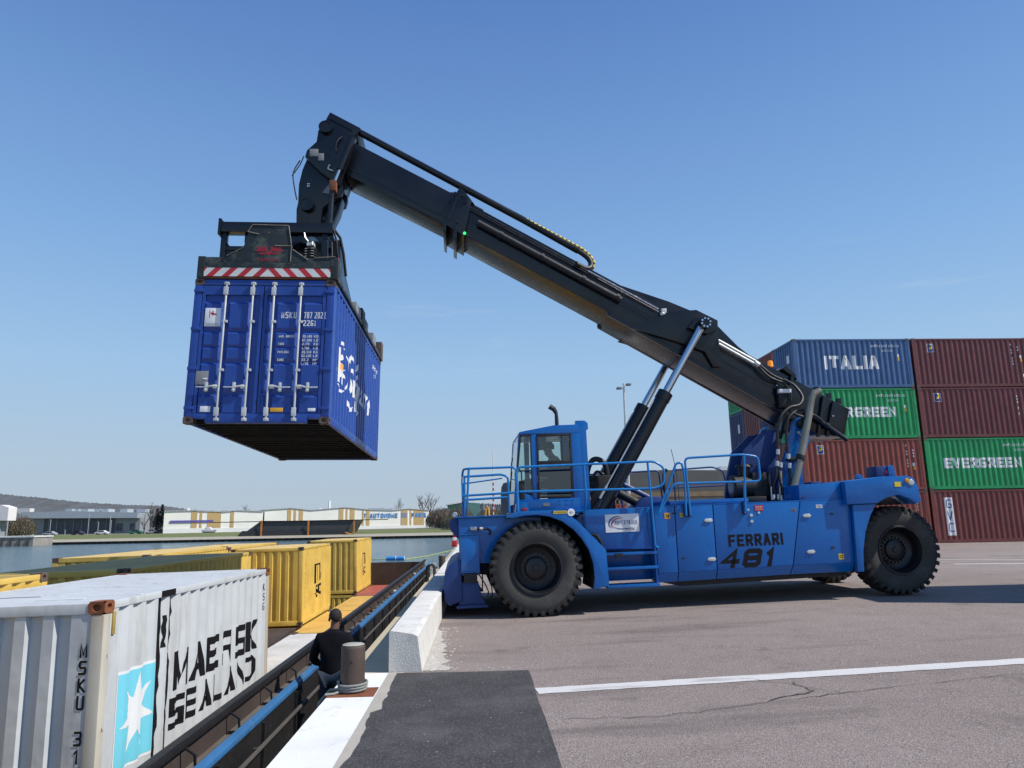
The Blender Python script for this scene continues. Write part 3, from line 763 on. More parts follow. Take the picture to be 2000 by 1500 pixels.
write('sticker_text', 'MOTEUR', lambda x, y: (4.145 + x, PV - .0105, 1.67 + y), M['ink_white'], ST, .13, .022)
MB().lathe([(0, -.012), (.022, -.012), (.024, 0)], (4.2, PV, 1.62), 'y', 12).build('key_lock', M['steel'], ST)
MB().box(2.43, 2.535, PV - .006, PV - .001, 1.575, 1.685).build('yellow_sticker', M['amber'], ST)
bm_obj('pictogram', poly_bm([[(0, 0), (.03, 0), (.015, .03)], rect(.035, 0, .02, .05), rect(.0, .035, .025, .02)]), lambda x, y: (2.455 + x, PV - .0085, 1.60 + y), M['ink_black'], ST)
for x, z in ((2.58, 1.66), (2.68, .86), (5.55, 1.53), (5.5, .93)): MB().box(x, x + .07, PV - .012, PV, z, z + .025).build('hinge', M['black_matt'], ST, .004)
# maker's board and lettering
MB().box(1.345, 1.965, .332, .339, 1.375, 1.695).build('sign_board', M['white'], ST)
block('sign_lettering', 'FRANCETRUCK', .46, .066, .009, lambda x, y, l: (1.475 + x, .3265 - l, 1.512 + y), M['ink_navy'], ST, gap=.42)
def arc_band(cx, cy, rx, ry, a0, a1, w0, w1, n=18):
    up = []; dn = []
    for i in range(n + 1):
        f = i / n; a = R(a0 + (a1 - a0) * f); w = w0 + (w1 - w0) * sin(pi * f) if w1 else w0
        up.append((cx + (rx + w / 2) * cos(a), cy + (ry + w / 2) * sin(a))); dn.append((cx + (rx - w / 2) * cos(a), cy + (ry - w / 2) * sin(a)))
    return [[up[i], up[i + 1], dn[i + 1], dn[i]] for i in range(n)]
bm_obj('sign_emblem', poly_bm(arc_band(1.60, 1.525, .19, .13, 80, 215, .004, .028)), lambda x, y: (x, .329, y), M['ink_navy'], ST)
bm_obj('sign_emblem', poly_bm(arc_band(1.63, 1.51, .175, .115, 75, 215, .004, .026)), lambda x, y: (x, .3285, y), M['ink_red'], ST)
bm_obj('sign_emblem', poly_bm(arc_band(1.68, 1.515, .22, .085, 190, 320, .003, .014)), lambda x, y: (x, .3285, y), M['ink_navy'], ST)
for k in range(3): MB().box(1.70 - .0, 1.88, .3285, .3305, 1.405 + k * .016, 1.411 + k * .016).build('sign_small_print', M['grey_plate'], ST)
block('lettering', 'FERRARI', 1.03, .215, .058, lambda x, y, l: (3.575 + x, PV - .0025 - l, 1.03 + y), M['ink_black'], ST, gap=.22)
block('lettering', '481', 1.02, .33, .085, lambda x, y, l: (3.37 + x, PV - .0025 - l, .655 + y), M['ink_black'], ST, gap=.2, shear=.3)

# rear body -------------------------------------------------------------
MB().prism([(5.012, 1.797), (5.03, 2.10), (5.83, 2.115), (5.83, 1.797)], 'y', .30, 3.8).build('engine_hood', B, ST, .015)
MB().box(5.06, 5.12, .285, .30, 1.80, 1.88).build('bracket', BD, ST)
arch = [(5.84, 1.70), (5.84, 2.125), (6.05, 2.145), (6.5, 2.185), (7.08, 2.185), (7.20, 2.14), (7.26, 1.98), (7.28, 1.70), (7.17, 1.66), (7.05, 1.76), (6.85, 1.84), (6.62, 1.80), (6.42, 1.70)]
MB().prism(arch, 'y', .16, .60).build('rear_wheel_arch', B, ST, .02)
MB().prism([(5.84, 1.70), (5.84, 2.122), (6.05, 2.142), (6.5, 2.182), (7.08, 2.182), (7.20, 2.138), (7.26, 1.978), (7.28, 1.70), (7.17, 1.66), (7.05, 1.76), (6.85, 1.84), (6.62, 1.80), (6.42, 1.70)], 'y', .601, 3.55).build('counterweight', BD, ST)
MB().prism(arch, 'y', 3.551, 3.99).build('rear_wheel_arch', B, ST, .02)
MB().prism([(5.905, .49), (6.03, .49), (6.06, .85), (6.15, 1.2), (6.28, 1.48), (6.42, 1.69), (5.97, 1.69)], 'y', .20, .30).build('rear_arch_plate', B, ST, .01)
MB().prism([(5.905, .49), (6.00, .49), (6.06, .85), (6.15, 1.2), (6.28, 1.48), (6.42, 1.69), (5.97, 1.69)], 'y', .301, 3.8).build('rear_bulkhead', M['black_matt'], ST)
MB().box(6.8, 6.92, .152, .159, 1.99, 2.08).build('yellow_sticker', M['yellow'], ST)
mb = MB().lathe([(0, -.02), (.05, -.015), (.06, .0)], (7.13, .158, 2.06), 'y', 16); mb.build('side_lamp', M['steel'], ST)
mb = MB().lathe([(0, -.025), (.04, -.018), (.045, .0)], (7.05, .158, 2.10), 'y', 16); mb.build('side_lamp', M['amber'], ST)
for x0, x1, z in ((5.62, 5.83, 2.17), (5.86, 5.98, 2.15)):
    MB().box(x0, x1, 1.0, 1.3, 2.1, z).build('top_fitting', BD, ST, .02)
MB().prism([(6.55, 2.18), (6.56, 2.25), (6.60, 2.28), (6.66, 2.28), (6.70, 2.24), (6.72, 2.18)], 'y', 1.0, 1.06).build('lifting_lug', B, ST, .006)
MB().box(6.93, 7.16, .9, 1.25, 2.18, 2.42).build('lamp_housing', BD, ST, .01)
MB().prism([(7.165, 2.185), (7.165, 2.425), (7.29, 2.425), (7.32, 2.185)], 'y', .88, 1.25).build('lamp_housing', B, ST, .01)
MB().box(7.12, 7.15, .89, .90, 2.27, 2.33).build('tail_lamp', M['red'], ST)

for i, (x, z, w_, h_, mt) in enumerate(((2.72, 1.60, .10, .07, 'yellow'), (5.30, 1.66, .12, .06, 'white'), (5.62, .72, .10, .10, 'yellow'), (4.82, 1.62, .09, .05, 'grey_plate'))):
    MB().box(x, x + w_, PV - .004, PV - .001, z, z + h_).build('warning_label', M[mt], ST)
    for k in range(2): MB().box(x + .012, x + w_ - .012, PV - .0055, PV - .0042, z + h_ * (.25 + .35 * k), z + h_ * (.40 + .35 * k)).build('label_print', M['ink_black'], ST)
# boom tower -------------------------------------------------------------
for y, nm in ((1.18, 'tower_plate'), (2.78, 'tower_plate')):
    MB().prism([(4.90, 1.80), (5.47, 3.32), (5.53, 3.43), (5.62, 3.48), (5.74, 3.46), (5.80, 3.36), (5.80, 3.02), (5.60, 2.6), (5.50, 1.80)], 'y', y, y + .09).build(nm, B, ST, .012)
for y in (1.62, 2.35):
    MB().prism([(4.35, 1.80), (4.45, 2.35), (4.62, 2.9), (5.02, 3.25), (5.35, 3.3), (5.2, 1.8)], 'y', y, y + .10).build('tower_rib', BD, ST, .02)
MB().box(4.9, 5.45, 1.28, 2.77, 1.80, 2.5).build('tower_crossbeam', BD, ST, .02)
MB().tube([(5.66, 1.05, 3.34), (5.66, 2.98, 3.34)], .11, 20).build('pivot_pin', M['black_matt'], ST)
mb = MB(); mb.tube([(5.57, 1.165, 3.17), (5.66, 1.165, 3.03)], .012, 6); mb.tube([(5.57, 1.165, 3.17), (5.57, 1.18, 3.17)], .03, 8); mb.tube([(5.66, 1.165, 3.03), (5.66, 1.18, 3.03)], .026, 8); mb.build('grease_line', M['steel'], ST)

# exhaust
mb = MB(); mb.tube([(5.17, .98, 1.84), (5.24, .98, 2.05), (5.45, .98, 2.62), (5.72, .98, 3.45), (5.78, .98, 3.68), (5.83, .98, 3.84), (5.90, .98, 3.93), (6.03, .98, 3.97)], [.075, .075, .072, .07, .07, .07, .07, .07], 14, False)
mb.build('exhaust_pipe', M['exhaust'], ST)
mb = MB(); mb.tube([(5.44, .98, 2.60), (5.475, .98, 2.70)], .088, 14); mb.box(5.25, 5.46, .95, 1.18, 2.60, 2.66); mb.build('exhaust_clamp', M['black_matt'], ST, .004)
MB().tube([(5.10, .98, 1.81), (5.20, .98, 1.90)], .11, 12).build('exhaust_flange', M['c_rust'], ST)

# engine air cleaner etc.
mb = MB(); mb.lathe([(0, 0), (.20, .0), (.225, .03), (.225, .55), (.18, .6), (0, .6)], (4.12, 1.3, 2.14), 'x', 20); mb.build('air_cleaner', M['black_matt'], ST)
MB().lathe([(.0, -.012), (.13, -.012), (.14, .0)], (4.12, 1.3, 2.14), 'x', 20).build('air_cleaner_cap', M['grey_plate'], ST)
mb = MB(); mb.tube([(4.42, 1.3, 2.3), (4.42, 1.3, 2.52)], .12, 14); mb.tube([(4.42, 1.3, 2.52), (4.42, 1.3, 2.57)], [.19, .16], 14); mb.build('air_intake', M['black_matt'], ST)
mb = MB(); mb.box(4.3, 4.7, 1.0, 1.6, 1.816, 1.93); mb.box(4.5, 4.85, 1.1, 2.6, 1.93, 2.4); mb.build('engine_block', M['black_matt'], ST, .02)
# hydraulic hoses from the tower to the boom
def hose(pts, r, mat='hose', nm='hydraulic_hose', n=8):
    # smooth the polyline with Catmull-Rom
    P = [Vector(p) for p in pts]; out = []
    for i in range(len(P) - 1):
        p0 = P[max(0, i - 1)]; p1 = P[i]; p2 = P[i + 1]; p3 = P[min(len(P) - 1, i + 2)]
        for k in range(6):
            t_ = k / 6
            out.append(.5 * ((2 * p1) + (-p0 + p2) * t_ + (2 * p0 - 5 * p1 + 4 * p2 - p3) * t_ ** 2 + (-p0 + 3 * p1 - 3 * p2 + p3) * t_ ** 3))
    out.append(P[-1]); return MB().tube(out, r, n).build(nm, M[mat], ST, 0, 60)
hose([(5.02, 1.0, 2.85), (5.06, 1.0, 3.2), (5.16, 1.0, 3.48), (5.38, 1.05, 3.66), (5.62, 1.1, 3.72), (5.75, 1.2, 3.9), (5.66, 1.3, 4.15), (5.5, 1.4, 4.3)], .033)
hose([(5.22, 1.0, 2.75), (5.23, 1.0, 3.1), (5.3, 1.0, 3.42), (5.5, 1.05, 3.58), (5.7, 1.1, 3.62)], .028)
hose([(4.96, 1.0, 2.5), (4.92, .98, 2.3), (4.86, 1.0, 2.1), (4.9, 1.0, 1.82)], .028)
hose([(5.0, 1.0, 2.45), (4.98, .95, 2.2), (5.02, .96, 2.0), (4.98, 1.0, 1.82)], .028)
hose([(5.04, 1.02, 2.5), (5.05, 1.0, 2.3), (4.95, 1.0, 2.05), (4.86, 1.0, 1.83)], .022)
hose([(5.22, 1.02, 2.45), (5.2, 1.0, 2.2), (5.1, 1.0, 2.0), (5.05, 1.0, 1.82)], .03)
hose([(4.84, 1.05, 2.45), (4.78, 1.0, 2.2), (4.84, 1.02, 1.95), (4.80, 1.02, 1.82)], .022)
hose([(5.4, 1.1, 3.6), (5.5, 1.0, 3.5), (5.66, .98, 3.45), (5.85, 1.05, 3.5), (6.1, 1.2, 3.4)], .03)
hose([(5.25, 1.45, 4.33), (5.48, 1.42, 4.24), (5.62, 1.42, 4.05), (5.6, 1.4, 3.85)], .024)
mb = MB()
for x, z in ((5.01, 2.78), (4.97, 2.55), (5.04, 2.52), (5.22, 2.68), (5.22, 2.5), (4.92, 1.9), (4.98, 1.88), (5.05, 1.9), (4.82, 1.9)):
    mb.tube([(x, .99, z - .05), (x + .01, .99, z + .05)], .036, 8)
mb.tube([(4.99, .99, 2.4), (4.96, .99, 1.85)], .014, 6); mb.tube([(5.03, .99, 2.4), (5.01, .99, 1.85)], .014, 6); mb.tube([(4.80, .99, 2.1), (4.79, .99, 1.85)], .014, 6)
mb.build('hose_fittings', M['steel'], ST)

# boom --------------------------------------------------------------------
SL = -.588
def bt(x): return 8.42 + (x + 1.03) * SL      # top line of outer boom
def bb(x): return 7.385 + (x + .63) * -.607 - (.0 if x < 1.9 else .04)
Y0, Y1 = 1.56, 2.60
out = [(-1.2, bt(-1.2)), (6.93, bt(6.93) - .07), (6.74, 3.08), (6.15, 3.16), (5.73, bb(5.73)), (1.98, bb(1.98)), (1.88, bb(1.88) + .05), (-1.2, bb(-1.2))]
MB().prism(out, 'y', Y0, Y1).build('outer_boom', K, ST, .03)
# raised ridge on top over the cylinder bracket
MB().prism([(2.0, bt(2.0) - .05), (2.3, bt(2.3) + .01), (3.28, 6.11), (3.83, 5.86), (4.22, 5.64), (4.70, bt(4.7) + .04), (5.0, bt(5.0) - .04)], 'y', Y0 + .08, Y1 - .08).build('boom_ridge', K, ST, .015)
for y in (Y0 - .006, Y1 - .024):   # welded flange plates along the lower edge and middle seam
    MB().prism([(1.9, bb(1.9) - .0), (5.74, bb(5.74) - .02), (5.74, bb(5.74) + .08), (1.9, bb(1.9) + .1)], 'y', y - .02, y + .05).build('lower_flange', K, ST, .006)
MB().prism([(1.1, bb(1.1) + .36), (5.55, bb(5.55) + .42), (5.55, bb(5.55) + .435), (1.1, bb(1.1) + .375)], 'y', Y0 - .008, Y0 - .001).build('weld_seam', K, ST)
# cylinder bracket plates
for y in (Y0 - .10, Y1 + .02):
    MB().prism([(2.35, 5.50), (3.25, 5.83), (3.80, 5.86), (4.24, 5.62), (4.22, 5.36), (4.22, 4.62), (4.05, 4.62), (3.9, 4.95), (3.4, 5.15)], 'y', y, y + .08).build('cylinder_bracket', K, ST, .01)
MB().tube([(3.82, 1.02, 5.46), (3.82, 3.1, 5.46)], .12, 24).build('bracket_pin', K, ST)
mb = MB()
for i in range(8):
    a = 2 * pi * i / 8 + .2; mb.tube([(3.82 + .09 * cos(a), 1.005, 5.46 + .09 * sin(a)), (3.82 + .09 * cos(a), 1.03, 5.46 + .09 * sin(a))], .021, 8)
mb.build('pin_bolts', M['chrome'], ST)
MB().prism([(3.55, 5.45), (3.72, 5.66), (3.98, 5.66), (4.16, 5.54), (4.18, 5.40), (3.95, 5.30)], 'y', 1.36, 1.46).build('pin_boss', K, ST, .01)
# collar at the front end of the outer boom
mb = MB()
for x0, x1, dd in ((-1.48, -1.42, .20), (-1.27, -1.20, .22)):
    mb.prism([(x0, bb(x0) - dd), (x1, bb(x1) - dd - .02), (x1 + .02, bb(x1) + .05), (x0 + .02, bb(x0) + .05)], 'y', Y0 - .09, Y1 + .09)
mb.prism([(-1.44, bb(-1.44) - .04), (-1.04, bb(-1.04) - .06), (-.86, bt(-.86) + .03), (-1.22, bt(-1.22) + .05)], 'y', Y0 - .08, Y1 + .08)
mb.prism([(-1.40, bb(-1.4) + .1), (-1.34, bb(-1.34) + .08), (-1.12, bt(-1.12) - .02), (-1.18, bt(-1.18) - .02)], 'y', Y0 - .10, Y1 + .10)
mb.build('boom_collar', K, ST, .012)
MB().prism([(-1.20, bt(-1.2) + .02), (-1.10, bt(-1.1) + .24), (-1.02, bt(-1.02) + .22), (-.80, bt(-.8) + .02)], 'y', Y0 - .02, Y0 + .1).build('collar_lug', K, ST, .006)
mb = MB(); mb.lathe([(.085, -.02), (.1, -.02), (.1, .0)], (-1.02, Y0 - .09, bt(-1.02) - .02), 'y', 18); mb.tube([(-1.30, Y0 - .12, bt(-1.3) - .06), (-1.22, Y0 - .12, bt(-1.22) - .02)], .016, 6); mb.tube([(-1.2, Y0 - .12, 7.85), (-1.18, Y0 - .12, 7.9)], .02, 6)
mb.build('collar_fitting', M['nut'], ST)
MB().lathe([(0, -.03), (.028, -.02), (.03, 0)], (-1.03, Y0 - .085, 7.62), 'y', 10).build('green_lamp', M['green_lamp'], ST)
# inner (extending) boom
inn = [(-3.40, 9.84), (-.6, 9.84 + 2.80 * -.57), (-.6, 9.06 - 2.9 * .555), (-3.53, 9.06)]
MB().prism(inn, 'y', Y0 + .10, Y1 - .10).build('inner_boom', K, ST, .03)
MB().prism([(-3.45, 9.20), (-1.3, 9.20 - 2.15 * .556), (-1.3, 9.18 - 2.15 * .556), (-3.45, 9.18)], 'y', Y0 + .088, Y0 + .099).build('weld_seam', K, ST)
# hose carrier along the top
mb = MB(); mb.tube([(-3.6, 1.75, 10.30), (.32, 1.75, 7.99), (1.42, 1.75, 7.31)], .074, 12); mb.build('hose_carrier', K, ST)
hose([(1.2, 1.75, 7.445), (1.42, 1.75, 7.31), (1.60, 1.74, 7.16), (1.665, 1.72, 7.02), (1.63, 1.68, 6.90), (1.5, 1.6, 6.86), (1.3, 1.5, 6.93)], .06, n=10)
gp = []
for a_, b_ in zip([(.30, 8.035), (.9, 7.69), (1.48, 7.35), (1.66, 7.19), (1.735, 7.04), (1.70, 6.90), (1.60, 6.83)], [(.9, 7.69), (1.48, 7.35), (1.66, 7.19), (1.735, 7.04), (1.70, 6.90), (1.60, 6.83), (1.48, 6.82)]):
    k = max(1, int(hypot(b_[0] - a_[0], b_[1] - a_[1]) / .02))
    for i in range(k): gp.append((a_[0] + (b_[0] - a_[0]) * i / k, 1.72, a_[1] + (b_[1] - a_[1]) * i / k))
MB().tube(gp, .03, 8).build('hose_guard', M['hose'], ST)
mb = MB()
for i in range(0, len(gp) - 4, 5): mb.tube(gp[i:i + 4], .034, 8)
mb.build('guard_stripes', M['yellow'], ST)
# top mounting arm
MB().prism([(-3.86, 10.50), (-3.95, 10.32), (-3.30, 9.94), (-3.20, 10.12)], 'y', 1.62, 2.54).build('top_arm', K, ST, .02)
# pipes along the boom side
def along(x, dz, y=Y0 - .05): return (x, y, bt(x) + dz)
mb = MB()
mb.tube([along(-.9, -.12), along(2.95, -.16)], .014, 6); mb.tube([along(-.9, -.17), along(2.95, -.21)], .014, 6)
mb.build('hydraulic_pipe', M['nut'], ST)
mb = MB(); mb.tube([along(1.55, -.135, Y0 - .055), along(3.0, -.15, Y0 - .055)], .018, 6); mb.tube([along(1.75, -.185, Y0 - .055), along(3.0, -.205, Y0 - .055)], .014, 6); mb.build('bright_pipe', M['chrome'], ST)
mb = MB(); mb.tube([along(4.2, -.16, Y0 - .12), along(4.95, -.18, Y0 - .12)], .03, 8); mb.tube([along(4.2, -.235, Y0 - .12), along(4.95, -.255, Y0 - .12)], .03, 8); mb.tube([along(4.93, -.22, Y0 - .12), along(5.02, -.23, Y0 - .12)], .06, 8); mb.build('bright_pipe', M['steel'], ST)
hose([along(5.0, -.2, Y0 - .12), along(5.25, -.3, Y0 - .14), along(5.5, -.27, Y0 - .1)], .025)
hose([along(5.0, -.26, Y0 - .12), along(5.2, -.38, Y0 - .14), along(5.5, -.33, Y0 - .1)], .025)
mb = MB(); mb.lathe([(0, -.07), (.055, -.05), (.06, .0)], (3.08, Y0 - .04, bt(3.08) - .21), 'y', 10); mb.box(3.05, 3.16, Y0 - .1, Y0, bt(3.08) - .2, bt(3.08) - .1); mb.build('pipe_block', M['steel'], ST, .01)
mb = MB(); mb.tube([along(-.75, -.40, Y0 - .09), along(2.2, -.42, Y0 - .09)], .068, 12)
for x in (-.3, .55, 1.4, 2.1): mb.tube([along(x, -.405, Y0 - .09), along(x + .06, -.405, Y0 - .09)], .082, 12)
mb.build('side_cylinder', M['black_matt'], ST)
# work lamp and valve on the boom flank
MB().box(5.36, 5.56, Y0 - .14, Y0 - .01, 3.72, 4.18).build('valve_block', M['black_matt'], ST, .04)
MB().box(5.36, 5.62, Y0 - .20, Y0 - .10, 4.02, 4.10).build('work_lamp', M['white'], ST, .01).rotation_euler = (0, 0, 0)
mb = MB()
for x, z in ((5.38, 4.2), (5.6, 4.1)): mb.lathe([(0, -.04), (.02, -.03), (.02, 0)], (x, Y0 - .06, z), 'y', 8)
mb.build('valve_bolts', M['chrome'], ST)
for x in (5.72, 6.36, 6.56):
    MB().prism([(x, bt(x) - .05), (x + .06, bt(x + .06) - .05), (x - .35, 3.08), (x - .42, 3.08)] if x < 6 else [(x, bt(x) - .12), (x + .05, bt(x + .05) - .12), (x - .18, 3.1), (x - .24, 3.1)], 'y', Y0 - .06, Y0 - .001).build('stiffener', K, ST, .006)
MB().prism([(5.56, bt(5.56) + .02), (5.66, bt(5.66) + .16), (5.84, bt(5.84) + .06), (5.86, bt(5.86) - .05)], 'y', Y0 - .02, Y1 + .02).build('top_plate', K, ST, .01)
MB().tube([(5.95, 1.46, 3.62), (6.73, 1.46, 3.01)], .045, 10).build('rear_strut', K, ST)
MB().tube([(6.3, 1.46, 3.345), (6.36, 1.46, 3.30)], .062, 10).build('strut_collar', K, ST)
for x in (6.25, 6.5, 6.7): MB().box(x, x + .08, Y0 + .02, Y0 + .1, bt(x) - .09, bt(x) + .03).build('edge_clip', K, ST)
MB().lathe([(0, -.05), (.02, -.045), (.02, 0)], (6.5, Y0 - .06, 3.52), 'y', 8).build('bolt', M['chrome'], ST)
# amber beacon
MB().lathe([(.0, .14), (.05, .12), (.06, .0)], (5.62, 2.2, bt(5.62) + .24), 'z', 12).build('beacon', M['orange'], ST)

# lift cylinders ------------------------------------------------------------
for y in (1.2, 2.95):
    a = Vector((1.22, y, 1.40)); b = Vector((3.78, y, 5.42)); d = (b - a)
    mb = MB(); mb.tube([a, a + d * .655], .142, 24); mb.tube([a + d * .625, a + d * .662], .155, 24); mb.build('lift_cylinder', K, ST)
    MB().tube([a + d * .66, b], .078, 20).build('cylinder_rod', M['chrome'], ST)
    mb = MB(); o = Vector((-.13, -.10, .085))
    mb.tube([a + d * .13 + o, a + d * .60 + o], .014, 6); mb.tube([a + d * .13 + o, a + d * .19 + o], .026, 8); mb.build('cylinder_pipe', M['steel'], ST)
    MB().box(a.x - .16, a.x + .16, y - .22, y - .16, 1.28, 1.58).build('cylinder_foot', BD, ST, .02)
hose([(1.02, 1.0, 2.1), (1.04, .95, 1.85), (1.1, .95, 1.7), (1.16, .98, 1.6)], .03)
hose([(1.12, 1.0, 2.2), (1.2, .95, 2.0), (1.08, .95, 1.8), (1.1, 1.0, 1.6)], .025)
mb = MB()
for x, z in ((1.06, 1.85), (1.1, 2.02), (1.16, 1.95), (1.02, 1.75)): mb.tube([(x, .94, z), (x + .03, .94, z + .07)], .032, 8)
mb.build('hose_fittings', M['steel'], ST)
# small sway cylinder and black bracket behind the lift cylinder
mb = MB(); mb.tube([(1.75, 1.9, 2.25), (2.35, 1.9, 1.9)], .09, 12); mb.tube([(2.35, 1.9, 1.9), (2.55, 1.9, 1.79)], .045, 10); mb.build('cab_cylinder', M['black_matt'], ST)
MB().tube([(1.85, 1.9, 2.42), (2.75, 1.9, 1.92)], .055, 10).build('cab_strut', BD, ST)
MB().prism([(2.2, 1.8), (2.4, 2.0), (2.75, 2.02), (2.95, 1.8)], 'y', 1.6, 2.2).build('strut_mount', BD, ST, .02)
mb = MB(); mb.box(1.28, 1.9, 1.9, 2.4, 1.8, 2.5); mb.build('valve_bracket', M['black_matt'], ST, .03)
hose([(1.36, 1.8, 2.15), (1.33, 1.8, 2.5), (1.42, 1.8, 2.76), (1.55, 1.8, 2.82), (1.70, 1.8, 2.72), (1.74, 1.8, 2.5)], .055, n=10)
hose([(1.4, 1.75, 2.4), (1.52, 1.75, 2.56), (1.65, 1.75, 2.5)], .03)

# cab ---------------------------------------------------------------------
CY0, CY1 = .88, 2.46
mb = MB()
mb.prism([(-.12, 3.27), (-.105, 3.32), (.56, 3.43), (1.06, 3.435), (1.06, 3.26)], 'y', CY0, CY1)
mb.build('cab_roof', B, ST, .015)
for y in (CY0, CY1 - .07):
    mb = MB()
    mb.prism([(.105, 2.04), (.195, 2.04), (.225, 3.262), (.115, 3.262)], 'y', y, y + .07)
    mb.prism([(.885, 1.80), (1.07, 1.80), (1.06, 3.262), (.895, 3.262)], 'y', y, y + .07)
    mb.prism([(-.275, 1.78), (-.235, 1.78), (-.085, 3.262), (-.125, 3.262)], 'y', y, y + .05)
    mb.prism([(-.27, 1.78), (.884, 1.78), (.884, 2.036), (.1, 2.036), (.1, 2.10), (-.24, 2.22)], 'y', y + .003, y + .06)
    mb.build('cab_pillar', B, ST, .006)
mb = MB(); mb.box(1.0, 1.20, CY0 + .02, CY0 + .14, 1.78, 3.50); mb.prism([(1.18, 3.30), (1.24, 3.34), (1.24, 3.46), (1.17, 3.51), (1.0, 3.51), (1.0, 3.26), (1.15, 3.26)], 'y', CY0 + .03, CY0 + .10); mb.build('cab_post', B, ST, .008)
MB().box(.965, .999, CY0 + .07, CY0 + .10, 1.85, 3.25).build('post_gap', M['gasket'], ST)
mb = MB(); mb.box(-.30, 1.07, CY0 - .2, CY1 + .1, 1.755, 1.80); mb.box(.98, 1.06, CY0 + .08, CY1 - .08, 1.80, 2.5); mb.build('cab_base', B, ST, .01)
MB().box(-.235, 1.0, CY0 - .02, CY0 + .002, 1.80, 2.03).build('cab_sill', B, ST, .008)
MB().box(.29, .41, CY0 - .026, CY0 - .021, 1.90, 1.955).build('sill_plate', M['grey_plate'], ST)
write('sill_lettering', '1112', lambda x, y: (.44 + x, CY0 - .0235, 1.90 + y), M['ink_navy'], ST, .13, .06)
mb = MB()
for x in (.62, .74, .86):
    for z in (1.83, 1.93, 2.0): mb.lathe([(0, -.012), (.012, -.008), (.012, 0)], (x, CY0 - .02, z), 'y', 6)
mb.build('sill_rivets', M['blue_rail'], ST)
MB().prism([(-.27, 1.76), (-.24, 1.97), (-.06, 1.985), (.0, 1.80), (.0, 1.76)], 'y', .55, .87).build('step_box', B, ST, .012)
MB().box(-.14, -.05, .54, .549, 1.82, 1.87).build('side_reflector', M['dull_red'], ST, .008)
# door: frame, sash and panes
mb = MB()
y0, y1 = CY0 - .012, CY0 + .03
for a in (((.20, 2.045), (.88, 2.045), (.88, 2.085), (.20, 2.085)), ((.225, 3.22), (.89, 3.22), (.89, 3.26), (.226, 3.26)), ((.20, 2.045), (.235, 2.045), (.262, 3.26), (.226, 3.26)), ((.845, 2.045), (.88, 2.045), (.89, 3.26), (.855, 3.26)), ((.215, 2.69), (.886, 2.69), (.886, 2.75), (.216, 2.75))):
    mb.prism(list(a), 'y', y0, y1)
door = mb.build('cab_door', M['gasket'], ST, .004)
MB().prism([(.254, 2.75), (.85, 2.75), (.856, 3.222), (.262, 3.222)], 'y', CY0 + .008, CY0 + .013).build('pane', M['glass'], door)
MB().prism([(.236, 2.085), (.846, 2.085), (.85, 2.69), (.25, 2.69)], 'y', CY0 + .008, CY0 + .013).build('pane', M['glass_dark'], door)
MB().box(.70, .712, CY0 + .002, CY0 + .02, 2.75, 3.22).build('sash', M['gasket'], door)
MB().tube([(.25, CY0 + .05, 2.4), (.85, CY0 + .05, 2.42)], .012, 6).build('handle', M['gasket'], door)
MB().prism([(-.21, 2.24), (.1, 2.12), (.115, 3.25), (-.09, 3.25)], 'y', CY0 + .008, CY0 + .013).build('quarter_pane', M['glass'], ST)
mb = MB()
for a in (((-.235, 2.23), (-.20, 2.22), (-.065, 3.262), (-.10, 3.262)), ((-.09, 3.225), (.115, 3.225), (.115, 3.262), (-.09, 3.262)), ((.085, 2.11), (.108, 2.10), (.117, 3.25), (.095, 3.25))): mb.prism(list(a), 'y', CY0 - .006, CY0 + .02)
mb.build('pane_seal', M['gasket'], ST)
MB().prism([(-.21, 2.12), (.10, 2.12), (.87, 2.09), (.89, 3.24), (-.09, 3.24)], 'y', CY1 - .03, CY1 - .025).build('far_pane', M['glass'], ST)
mb = MB(); mb.box(.38, .42, CY1 - .05, CY1 - .02, 2.1, 3.25); mb.box(-.1, .88, CY1 - .05, CY1 - .02, 2.66, 2.69); mb.build('far_pane_seal', M['gasket'], ST)
MB().add([(-.262, CY0 + .05, 1.95), (-.262, CY1 - .05, 1.95), (-.115, CY1 - .05, 3.25), (-.115, CY0 + .05, 3.25)], [(0, 1, 2, 3)]).build('windscreen', M['glass'], ST)
MB().add([(1.02, CY0 + .14, 2.5), (1.02, CY1 - .08, 2.5), (1.02, CY1 - .08, 3.25), (1.02, CY0 + .14, 3.25)], [(0, 1, 2, 3)]).build('rear_pane', M['glass'], ST)
mb = MB(); mb.tube([(-.30, CY0 + .3, 2.2), (-.25, CY0 + .35, 2.75), (-.22, CY0 + .42, 2.85)], .012, 6); mb.tube([(-.32, CY0 + .5, 2.1), (-.22, CY0 + .8, 2.6)], .012, 6); mb.build('wiper', M['hose'], ST)
MB().box(.2, .42, CY0 + .06, CY0 + .5, 3.0, 3.25).build('sun_blind', M['black_matt'], ST, .01)
mb = MB(); mb.box(.5, .95, 1.35, 1.95, 2.05, 2.35); mb.box(.82, .95, 1.4, 1.9, 2.35, 2.9); mb.build('driver_seat', M['black_matt'], ST, .05)
mb = MB(); mb.box(.0, .16, 1.3, 2.0, 1.82, 2.45); mb.build('dashboard', M['black_matt'], ST, .03)
MB().tube([(.25 + .03 * cos(a), 1.65 + .19 * sin(a), 2.56 + .14 * cos(a)) for a in [i * pi / 8 for i in range(16)]], .014, 6, closed=True).build('steering_wheel', M['hose'], ST)
mb = MB(); mb.tube([(.70, 1.4, 3.42), (.705, 1.4, 3.62), (.70, 1.4, 3.75)], [.04, .038, .032], 8); mb.tube([(.70, 1.4, 3.74), (.66, 1.4, 3.82), (.57, 1.4, 3.88)], [.04, .05, .055], 8); mb.build('cab_exhaust', M['rim'], ST)
